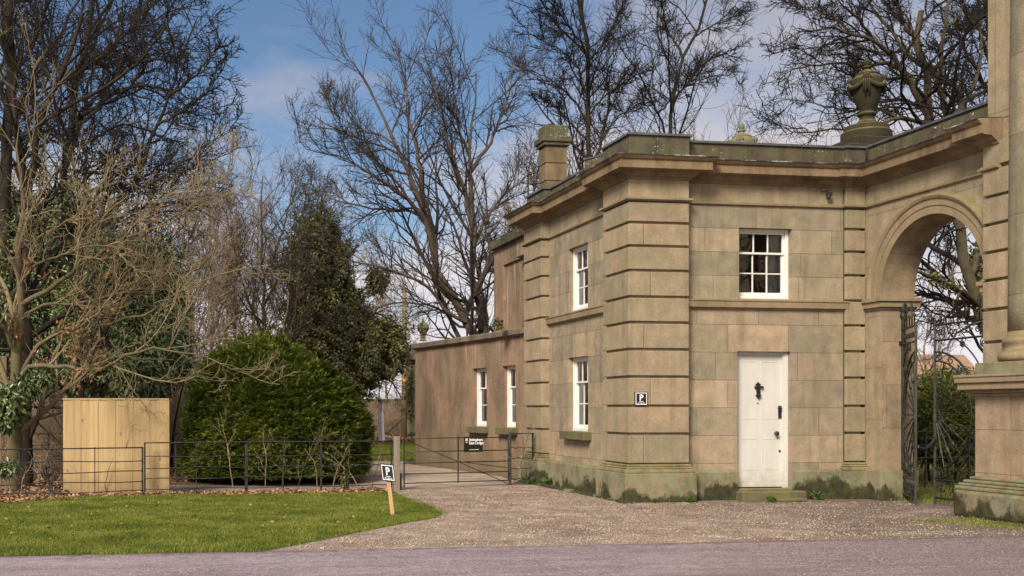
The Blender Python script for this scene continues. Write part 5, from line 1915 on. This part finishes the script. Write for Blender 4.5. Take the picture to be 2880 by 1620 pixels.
# twiggy undergrowth, thicket bands: countless shoots
def thicket(name, label, bands, n, h, mat):
    per = n // len(bands)
    parts = []
    for (pa, pb, d0, d1, hh) in bands:
        bx = RNG.uniform(pa, pb, per)
        dd = RNG.uniform(d0, d1, per)
        l = (bx - CX) / F * dd
        P0 = np.stack([l * CS + dd * SN, -l * SN + dd * CS, np.zeros(per)], 1)
        d = unit(np.stack([RNG.normal(0, .3, per), RNG.normal(0, .3, per), np.ones(per)], 1))
        m = 6
        H = hh * RNG.uniform(.4, 1.1, per)
        P = np.empty((per, m, 3))
        P[:, 0] = P0
        for j in range(1, m):
            d = unit(d + RNG.normal(size=(per, 3)) * .16)
            P[:, j] = P[:, j - 1] + d * (H / (m - 1))[:, None]
        cur = (P, np.full(per, .012), np.full(per, .004))
        parts.append(tubes(*cur, 3))
        cur = sprout(*cur, 7, .15, (.3, .6), (20, 60), .06, .2, 4, .7, .004)
        parts.append(tubes(*cur, 3))
        cur = sprout(*cur, 4, .15, (.3, .7), (20, 60), .05, .2, 3, .7, .0035)
        parts.append(tubes(*cur, 3))
    V, F_ = merge(parts)
    o = link_mesh(name, np_mesh(name, V, F_), mat)
    return tag(o, label, 'undergrowth', kind='stuff')


thicket('bramble_thicket', 'tangled tan undergrowth and brambles through the wood', [(380, 640, 32, 46, 3.6), (560, 900, 48, 66, 2.6), (150, 560, 30, 40, 2.6), (1030, 1140, 62, 76, 1.9), (-60, 330, 24, 30, 1.8)], 2000, 4, 'twig_tan')
thicket('far_hedge_line', 'far line of dim bare woodland along the skyline', [(250, 1300, 90, 130, 2.6), (1300, 2880, 75, 110, 3.)], 1400, 6, 'twig_grey')

# --- laurels behind the pine panel
dL = 26.
laur = [
    ('broad dark laurel filling the space above and behind the pine panel', [blob(330, 1040, dL, 150, 120, 1.6), blob(250, 900, dL + .5, 130, 140, 1.7), blob(400, 960, dL + 1, 110, 130, 1.5), blob(300, 760, dL + 1.5, 120, 130, 1.6), blob(420, 1090, dL + .5, 60, 60, .9), blob(200, 1080, dL, 110, 60, 1.2)], 30000),
    ('tall laurel rising behind the oak trunk at the left', [blob(120, 700, dL + 2, 130, 140, 1.6), blob(40, 850, dL + 1.5, 130, 160, 1.6), blob(20, 620, dL + 2.5, 90, 90, 1.4), blob(130, 1000, dL + 1, 120, 110, 1.5), blob(200, 620, dL + 3, 90, 80, 1.3), blob(30, 1100, dL + 1, 80, 80, 1.)], 30000),
    ('laurel boughs beside the right end of the pine panel', [blob(470, 860, dL + 3, 60, 110, 1.2), blob(430, 760, dL + 3, 70, 90, 1.2), blob(500, 1000, dL + 3, 40, 90, 1.)], 7000),
]
for lab, bl, n in laur:
    t = leaf_cloud('laurel_shrub', lab, 'shrub', bl, n, .15, .055, 'laurel', droop=.45, shell=.25, group='evergreen laurels', bump_=.25)
    c = bl[0]
    stems(t, [([(c[0] + i * .3 - .5, c[1] + .2, 0), (c[0] + i * .5 - .8, c[1], 1.2), (c[0] + (i - 1.5) * 1.0, c[1], 2.6)], .05, .015) for i in range(4)], 'bark_dark')
t = leaf_cloud('laurel_shrub', 'low leafy laurel bough in front of the oak trunk at the left edge', 'shrub', [blob(30, 1130, 20.9, 50, 45, .5), blob(75, 1085, 21, 35, 32, .4), blob(10, 1180, 20.8, 40, 35, .4), blob(120, 1060, 21.2, 25, 20, .3)], 2100, .14, .055, 'laurel', droop=.5, shell=.1, group='evergreen laurels')
stems(t, [([W(-40, 1360, 21), W(-20, 1200, 21), W(60, 1090, 21)], .02, .006)], 'bark_oak')
t = leaf_cloud('laurel_shrub', 'small leafy sprig at the foot of the railings, left edge', 'shrub', [blob(28, 1312, 19.7, 30, 16, .25), blob(5, 1325, 19.7, 22, 14, .2)], 330, .11, .045, 'laurel', droop=.3, shell=.1, group='evergreen laurels')
stems(t, [([W(14, 1400, 19.7), W(18, 1350, 19.7), W(28, 1312, 19.7)], .015, .008), ([W(28, 1400, 19.7), W(26, 1350, 19.7), W(10, 1320, 19.7)], .015, .008)], 'twig_tan')

# dark fallen boughs under the laurel
db = thing('fallen_bough', 'dark curved dead bough leaning in the gap left of the pine panel', 'branch', W(80, 1372, 23))
stems(db, [([W(60, 1300, 23), W(85, 1225, 23), W(105, 1180, 23), W(118, 1120, 23)], .075, .05), ([W(115, 1130, 23), W(150, 1100, 23), W(210, 1085, 23), W(250, 1075, 23)], .04, .012), ([W(95, 1180, 23), W(140, 1220, 23), W(175, 1250, 23)], .03, .01), ([W(110, 1150, 23), W(150, 1170, 23), W(180, 1215, 23)], .02, .008), ([W(95, 1145, 23.2), W(178, 1147, 23.2)], .03, .03)], 'bark_dark', 'bough')
wb = thing('nest_board', 'brown wooden board fixed behind the oak trunk at the left edge', 'board', W(5, 1050, 22.4))
q = W(5, 1025, 22.4)
MB().box(q[0] - .35, q[0] + .10, q[1] - .02, q[1] + .02, q[2] - .17, q[2] + .17).box(q[0] - .05, q[0] + .0, q[1] + .021, q[1] + .06, 0, q[2] + .1).build('board', 'brown_board', wb, bevel=.01)

# --- the clipped cypress dome
def cypress():
    c = np.array(W(790, YH, 24.6))
    c[2] = 0
    t = thing('cypress_bush', 'large rounded clipped green cypress dome behind the railings', 'bush', tuple(c))

    def dome(v, k):
        """point on the dome in direction v at relative depth k, crown off centre to the left"""
        az = np.arctan2(v[:, 1], v[:, 0])
        lump = .03 * np.sin(az * 5 + v[:, 2] * 6) + .02 * np.sin(az * 9 - v[:, 2] * 11)
        rad = (1 + lump) * k
        fat = 1 + .05 * np.sin(PI * np.clip(v[:, 2], 0, 1))
        C = np.stack([v[:, 0] * 2.08 * rad * fat, v[:, 1] * 1.95 * rad * fat, .45 + v[:, 2] * 2.62 * rad], 1)
        top = np.clip((C[:, 2] - 1.2) / 1.8, 0, 1)
        C[:, 0] -= .40 * top ** 1.3 + .22 * np.clip(v[:, 0], 0, 1)
        C[:, 2] -= .10 * np.clip(v[:, 0], 0, 1) * np.clip(v[:, 2], 0, 1)
        C += c
        C[:, 2] = np.maximum(C[:, 2], .22)
        return C

    def vdir(n):
        v = unit(RNG.normal(size=(n, 3)))
        v[:, 2] = np.abs(v[:, 2]) - .12
        return unit(v)
    # flat pads of spray, shelf over shelf
    npad, per, k = 2900, 20, 7
    v = vdir(npad)
    pc = dome(v, 1 - .07 * RNG.random(npad) ** 1.5)
    out = unit(v * np.array([1, 1, .75]) + np.array([0, 0, .12]))
    tan = unit(np.cross(out, np.array([0, 0, 1.])))
    ps = RNG.uniform(.09, .18, npad)
    a = RNG.uniform(-1.5, 1.5, (npad, per))
    rr = RNG.uniform(.1, 1., (npad, per)) * ps[:, None]
    D = out[:, None] * np.cos(a)[..., None] + tan[:, None] * np.sin(a)[..., None]
    C = pc[:, None] + D * rr[..., None] + np.array([0, 0, 1.]) * RNG.normal(0, .028, (npad, per, 1))
    C = C + np.array([0, 0, -.35]) * (rr[..., None] ** 2)
    D = unit(D + RNG.normal(size=D.shape) * .25 + np.array([0, 0, .10]))
    C, D = C.reshape(-1, 3), D.reshape(-1, 3)
    n = len(C)
    up = unit(np.array([0, 0, 1.]) + RNG.normal(size=(n, 3)) * .35)
    side = unit(np.cross(D, up))
    f = np.linspace(-1, 1, k)
    base = C[:, None] + D[:, None] * (.05 * (1 - np.abs(f)))[None, :, None]
    Dd = D[:, None] + side[:, None] * (f * .95)[None, :, None] + RNG.normal(size=(n, k, 3)) * .16
    sz = RNG.uniform(.7, 1.3, (n, 1)) * (1 - .3 * np.abs(f))[None]
    upn = np.repeat(up[:, None], k, 1) + RNG.normal(size=(n, k, 3)) * .2
    leaf_mesh('foliage', base.reshape(-1, 3), Dd.reshape(-1, 3), unit(upn.reshape(-1, 3)), (.078 * sz).ravel(), (.028 * sz).ravel(), 'conifer', t, .1)
    mb = MB()
    for i in range(60):
        a = random.uniform(0, 2 * PI)
        e = random.uniform(.1, 1.3)
        tip = (c[0] + 1.6 * math.cos(a) * math.cos(e), c[1] + 1.5 * math.sin(a) * math.cos(e), .3 + 2.1 * math.sin(e))
        mb.tube([(c[0] + random.uniform(-.2, .2), c[1], .1), ((c[0] + tip[0]) / 2, (c[1] + tip[1]) / 2, tip[2] * .4), tip], [.05, .03, .01], 5)
    mb.build('stem', 'bark_dark', t)
    nn = 26000
    v = vdir(nn)
    C = dome(v, RNG.uniform(.66, .88, nn))
    leaf_mesh('inner_foliage', C, RNG.normal(size=C.shape), RNG.normal(size=C.shape), .16, .07, 'conifer', t)


cypress()

# --- saplings and cut stems along the fence
SAP = [(195, 1395, 250, 20.9, 'thin sapling in front of the pine panel, leftmost'), (232, 1390, 190, 20.9, 'forked dark sapling in front of the pine panel'), (300, 1388, 110, 20.7, 'short pale cut stem in front of the pine panel'),
       (360, 1388, 330, 20.9, 'tall thin sapling in front of the pine panel'), (425, 1385, 160, 20.9, 'slanting sapling at the right of the pine panel'), (655, 1395, 230, 21.3, 'twiggy sapling by the double fence post'),
       (748, 1370, 170, 21.5, 'curving pale sapling before the cypress, left'), (790, 1370, 150, 21.6, 'upright grey shoot before the cypress'), (835, 1370, 180, 21.5, 'arching sapling before the middle of the cypress'),
       (893, 1366, 130, 21.7, 'short peg like stem before the cypress'), (935, 1370, 140, 21.6, 'tan sapling before the cypress, right of centre'), (1008, 1372, 150, 21.8, 'bent sapling near the right skirt of the cypress'),
       (1045, 1370, 120, 21.8, 'twiggy shoot beside the timber gatepost'), (100, 1400, 130, 20.6, 'pale stem behind the lower railing'), (60, 1405, 110, 20.4, 'thin stem behind the lower railing at the left'), (1470, 1350, 180, 23.0, 'dry twiggy shrub between field gate and lodge')]
for (bx, by, hp, d, lab) in SAP:
    h = hp / F * d
    b = np.array(W(bx, by, d))
    b[2] = 0
    t = thing('sapling', lab, 'sapling', tuple(b), 'saplings along the railings')
    P = np.empty((1, 9, 3))
    P[0, 0] = b
    dr = unit(np.array([RNG.normal(0, .2), RNG.normal(0, .2), 1.]))
    for j in range(1, 9):
        dr = unit(dr + RNG.normal(size=3) * .16 + np.array([0, 0, .1]))
        P[0, j] = P[0, j - 1] + dr * h / 8
    cur = (P, np.array([.010]), np.array([.003]))
    V, q = tubes(*cur, 6)
    link_mesh('stem', np_mesh('stem', V - b, [q]), random.choice(['twig_tan', 'twig_tan', 'bark_oak']), t)
    if 'cut' in lab or 'peg' in lab:
        continue
    parts = []
    for (K, n) in (((14 if 'shrub' in lab else 6), 6), (3, 4)):
        cur = sprout(*cur, K, .15, (.3, .6), (25, 60), .08, .2, n, .6, .0022)
        parts.append(tubes(*cur, 3))
    V, F_ = merge(parts)
    link_mesh('twigs', np_mesh('twigs', V - b, F_), 'twig_tan', t)
t = leaf_cloud('ivy_clump', 'small dark ivy clump climbing the railing upright left of the gatepost', 'plant', [blob(970, 1355, 21.25, 9, 24, .08), blob(972, 1335, 21.25, 6, 14, .06)], 260, .06, .045, 'ivy', shell=.1)

# ferns and weeds at the foot of the walls
for i, (x, y, s, lab) in enumerate([(7.72, 22.35, 1., 'small yellow green fern at the foot of the far pillar'), (7.98, 21.95, 1.1, 'fern in the corner beside the far pillar'), (8.28, 17.62, .5, 'tiny weed at the foot of the corner pillar'), (8.95, 17.66, .6, 'tiny weed under the right of the corner pillar'), (10.3, 17.42, .7, 'small weed by the lower doorstep'), (11.4, 17.8, .9, 'low weeds right of the doorstep')]):
    t = thing('fern', lab, 'plant', (x, y, 0), 'weeds at the wall foot')
    n = 90
    a = RNG.uniform(0, 2 * PI, n)
    r = RNG.uniform(0, .1, n) * s
    C = np.stack([x + r * np.cos(a), y + r * np.sin(a), RNG.uniform(0, .12, n) * s + .01], 1)
    leaf_mesh('fronds', C, np.stack([np.cos(a), np.sin(a), RNG.uniform(.2, 1.2, n)], 1), RNG.normal(size=(n, 3)), .08 * s, .025 * s, 'fern', t)
t = leaf_cloud('ivy_clump', 'small ivy tuft growing on the wing coping under the rendered block', 'plant', [blob(1400, 912, 25.6, 14, 16, .15)], 420, .05, .04, 'ivy', shell=.1)

# --- beyond the gate: pole, post, wall, pier
pole = thing('utility_pole', 'tall greenish timber utility pole with a yellow band', 'pole', W(1137, 1232, 60))
b = W(1137, YH, 60)
MB().tube([(b[0], b[1], -.2), (b[0], b[1], 8.2)], [.17, .115], 12).build('timber', 'pole_wood', pole, smooth=True)
MB().tube([(b[0], b[1], 2.95), (b[0], b[1], 3.25)], [.152, .15], 12).build('yellow_band', mat_plain('yellow_band', (.25, .15, .03), .6), pole, smooth=True)
MB().box(b[0] - .05, b[0] + .05, b[1] - .2, b[1] - .15, 2.1, 2.3).build('black_plate', 'iron', pole)
wp = thing('white_post', 'leaning square white post with flaking paint beyond the railings', 'post', W(1074, 1245, 52))
a, b = Vector(W(1074, 1247, 52)), Vector(W(1070, 1136, 52))
MB().tube([a, b], .14, 4).build('timber', 'white_post', wp)
lg = thing('fallen_log', 'pale broken log propped against the base of the utility pole', 'log', W(1083, 1220, 54))
stems(lg, [([W(1083, 1218, 54), W(1105, 1200, 54), W(1137, 1172, 54)], .13, .08), ([W(1110, 1195, 54), W(1105, 1185, 54), W(1118, 1178, 54)], .05, .02)], 'twig_tan', 'log')
ew = thing('estate_wall', 'long low brown stone boundary wall beyond the field gate', 'wall', W(1080, 1190, 78))
e0, e1 = W(700, YH, 80), W(1180, YH, 76)
MB().add([(e0[0], e0[1], 0), (e1[0], e1[1], 0), (e1[0], e1[1], 2.2), (e0[0], e0[1], 2.2), (e0[0], e0[1] + .4, 0), (e1[0], e1[1] + .4, 0), (e1[0], e1[1] + .4, 2.2), (e0[0], e0[1] + .4, 2.2)],
         [(0, 1, 2, 3), (3, 2, 6, 7), (4, 7, 6, 5)]).build('stonework', 'rear_wall', ew)
MB().add([(e0[0], e0[1] - .05, 2.2), (e1[0], e1[1] - .05, 2.2), (e1[0], e1[1] - .05, 2.3), (e0[0], e0[1] - .05, 2.3), (e1[0], e1[1] + .45, 2.3), (e0[0], e0[1] + .45, 2.3)], [(0, 1, 2, 3), (3, 2, 4, 5)]).build('coping', 'coping', ew)
pier = thing('stone_pier', 'distant stone gate pier with cornice showing beside the curved wing', 'pier', W(1160, 1232, 61))
b = W(1172, YH, 61)
pm = MB().box(b[0] - .42, b[0] + .9, b[1], b[1] + 1.2, 0, 4.1)
pm.build('shaft', 'urn_pale', pier, bevel=.03)
MB().box(b[0] - .55, b[0] + 1., b[1] - .15, b[1] + 1.3, 0, .95).build('plinth', 'plinth', pier, bevel=.03)
MB().box(b[0] - .55, b[0] + 1.2, b[1] - .1, b[1] + 1.4, 4.1, 4.3).box(b[0] - .8, b[0] + 1.4, b[1] - .3, b[1] + 1.6, 4.3, 4.6).box(b[0] - .3, b[0] + 1.4, b[1], b[1] + 1.2, 4.6, 5.19).build('cornice', 'coping', pier, bevel=.03)
leaf_cloud('', '', '', [(b[0] - .4, b[1] - .05, 2.4, .16, .12, 1.6, 1.)], 700, .12, .1, 'ivy', parent=pier, part='ivy', shell=.1)
q = W(1190, 959, 61.5)
make_urn(q, 'distant pale carved urn on the skyline above the end of the curved wing', 'urn_pale', 1.05, 'swagged stone urns')

# second railing inside the wood
rails_fence('iron_fence', 'rusty second iron railing deeper in the wood behind the pine panel', (-4.6, 24.6), (1.6, 25.6), [1.05, .8, .55, .3], [.05, .35, .42, .62, .8, .97], [.2, .5, .7, .9])

# --- through the arch: hedge, railing, roof
t = leaf_cloud('evergreen_hedge', 'rounded yellow green hedge behind the right gate leaf', 'hedge', [blob(2640, 1190, 23.5, 90, 95, 1.0), blob(2590, 1130, 24.5, 60, 70, 1.), blob(2720, 1160, 23.5, 60, 110, 1.), blob(2660, 1080, 25, 60, 45, .9), blob(2600, 1250, 24, 60, 60, .8), blob(2700, 1260, 23.5, 70, 60, .8)], 26000, .09, .035, 'hedge_leaf', shell=.2)
c = W(2650, YH, 24)
stems(t, [([(c[0] + i * .3 - .6, c[1], 0), (c[0] + i * .4 - .8, c[1], .8), (c[0] + i * .5 - 1., c[1], 1.4)], .03, .01) for i in range(5)], 'bark_dark')
f0, f1 = W(2510, YH, 22.), W(2800, YH, 22.3)
rails_fence('iron_fence', 'thin pale iron railing beyond the archway gates', (f0[0], f0[1]), (f1[0], f1[1]), [1.15, .88, .62, .38, .14], [.1, .33, .55, .75, .98], [.2], sag=.004)
hs = thing('tiled_cottage', 'distant cottage with brown tiled gable seen through the arch', 'house', W(2640, 1160, 70))
a = W(2572, YH, 70)
hx0, hx1, hy0 = a[0] - .4, a[0] + 5.5, a[1]
MB().box(hx0 + .2, hx1, hy0, hy0 + 5, 0, 3.1).build('wall', 'rear_wall', hs)
MB().add([(hx0, hy0 - .3, 2.9), (hx1, hy0 - .3, 2.9), (hx1, hy0 + 2.5, 5.2), (hx0, hy0 + 2.5, 5.2), (hx0, hy0 + 5.3, 2.9), (hx1, hy0 + 5.3, 2.9)], [(0, 1, 2, 3), (3, 2, 5, 4), (0, 3, 4), (1, 5, 2)]).build('roof', 'roof_tile', hs)

# ------------------------------------------------------------------ sky, sun
SUN_EL, SUN_AZ = math.radians(36), Vector((-.62, -.70))       # where the light comes from, in plan
SUN_AZ.normalize()
w = bpy.data.worlds.new('World')
sc.world = w
w.use_nodes = True
nt = w.node_tree
t = NT(nt)
bg = nt.nodes['Background']
sky = t.n('ShaderNodeTexSky', sky_type='NISHITA', sun_disc=False)
sky.sun_elevation = SUN_EL
sky.sun_rotation = math.atan2(SUN_AZ.x, SUN_AZ.y)
sky.altitude = 100
sky.air_density = 1.
sky.dust_density = 1.2
sky.ozone_density = 1.3
g = t.n('ShaderNodeTexCoord').outputs['Generated']
gx, gy, gz = t.sep(g)
den = t.math('ADD', t.math('MAXIMUM', gz, 0), .22)
cv = t.n('ShaderNodeCombineXYZ', ins={0: t.math('DIVIDE', gx, den), 1: t.math('DIVIDE', gy, den), 2: 0.}).outputs[0]
cl = t.noise(cv, 1.5, 7, .58)
low = t.ramp(gz, .30, .0, 0., .34)
right = t.ramp(t.math('DIVIDE', gx, t.math('MAXIMUM', gy, .01)), .18, .62, 0., .16)
left = t.ramp(t.math('DIVIDE', gx, t.math('MAXIMUM', gy, .01)), .0, -.15, 0., .10)
cf = t.ramp(t.math('ADD', t.math('ADD', cl, low), t.math('ADD', right, left)), .54, .78)
shade = t.ramp(gz, .42, .02)
ccol = t.mix(shade, (2.1, 2.05, 2.45, 1), (5.6, 5.3, 5.5, 1))
back = t.ramp(gy, .25, -.35)  # unseen bright cloud behind the camera, added as soft fill
ccol = t.mix(back, ccol, (8.2, 7.7, 7.2, 1))
cf = t.math('MAXIMUM', cf, t.math('MULTIPLY', back, t.ramp(cl, .3, .5)))
blue = t.mix(1., sky.outputs[0], (.51, .585, .66, 1), 'MULTIPLY')
mixc = t.mix(cf, blue, ccol)
nt.links.new(mixc, bg.inputs['Color'])
bg.inputs['Strength'].default_value = .05

sd = bpy.data.lights.new('sun', 'SUN')
sd.energy = 1.75
sd.angle = math.radians(20)
sd.color = (1., .90, .76)
so = bpy.data.objects.new('sun', sd)
COL.objects.link(so)
dirv = Vector((SUN_AZ.x * math.cos(SUN_EL), SUN_AZ.y * math.cos(SUN_EL), math.sin(SUN_EL)))
so.rotation_euler = dirv.to_track_quat('Z', 'Y').to_euler()
so.location = (-20, -20, 30)

sc.view_settings.view_transform = 'Standard'
sc.view_settings.look = 'None'
sc.view_settings.exposure = 1.72
sc.view_settings.gamma = 1
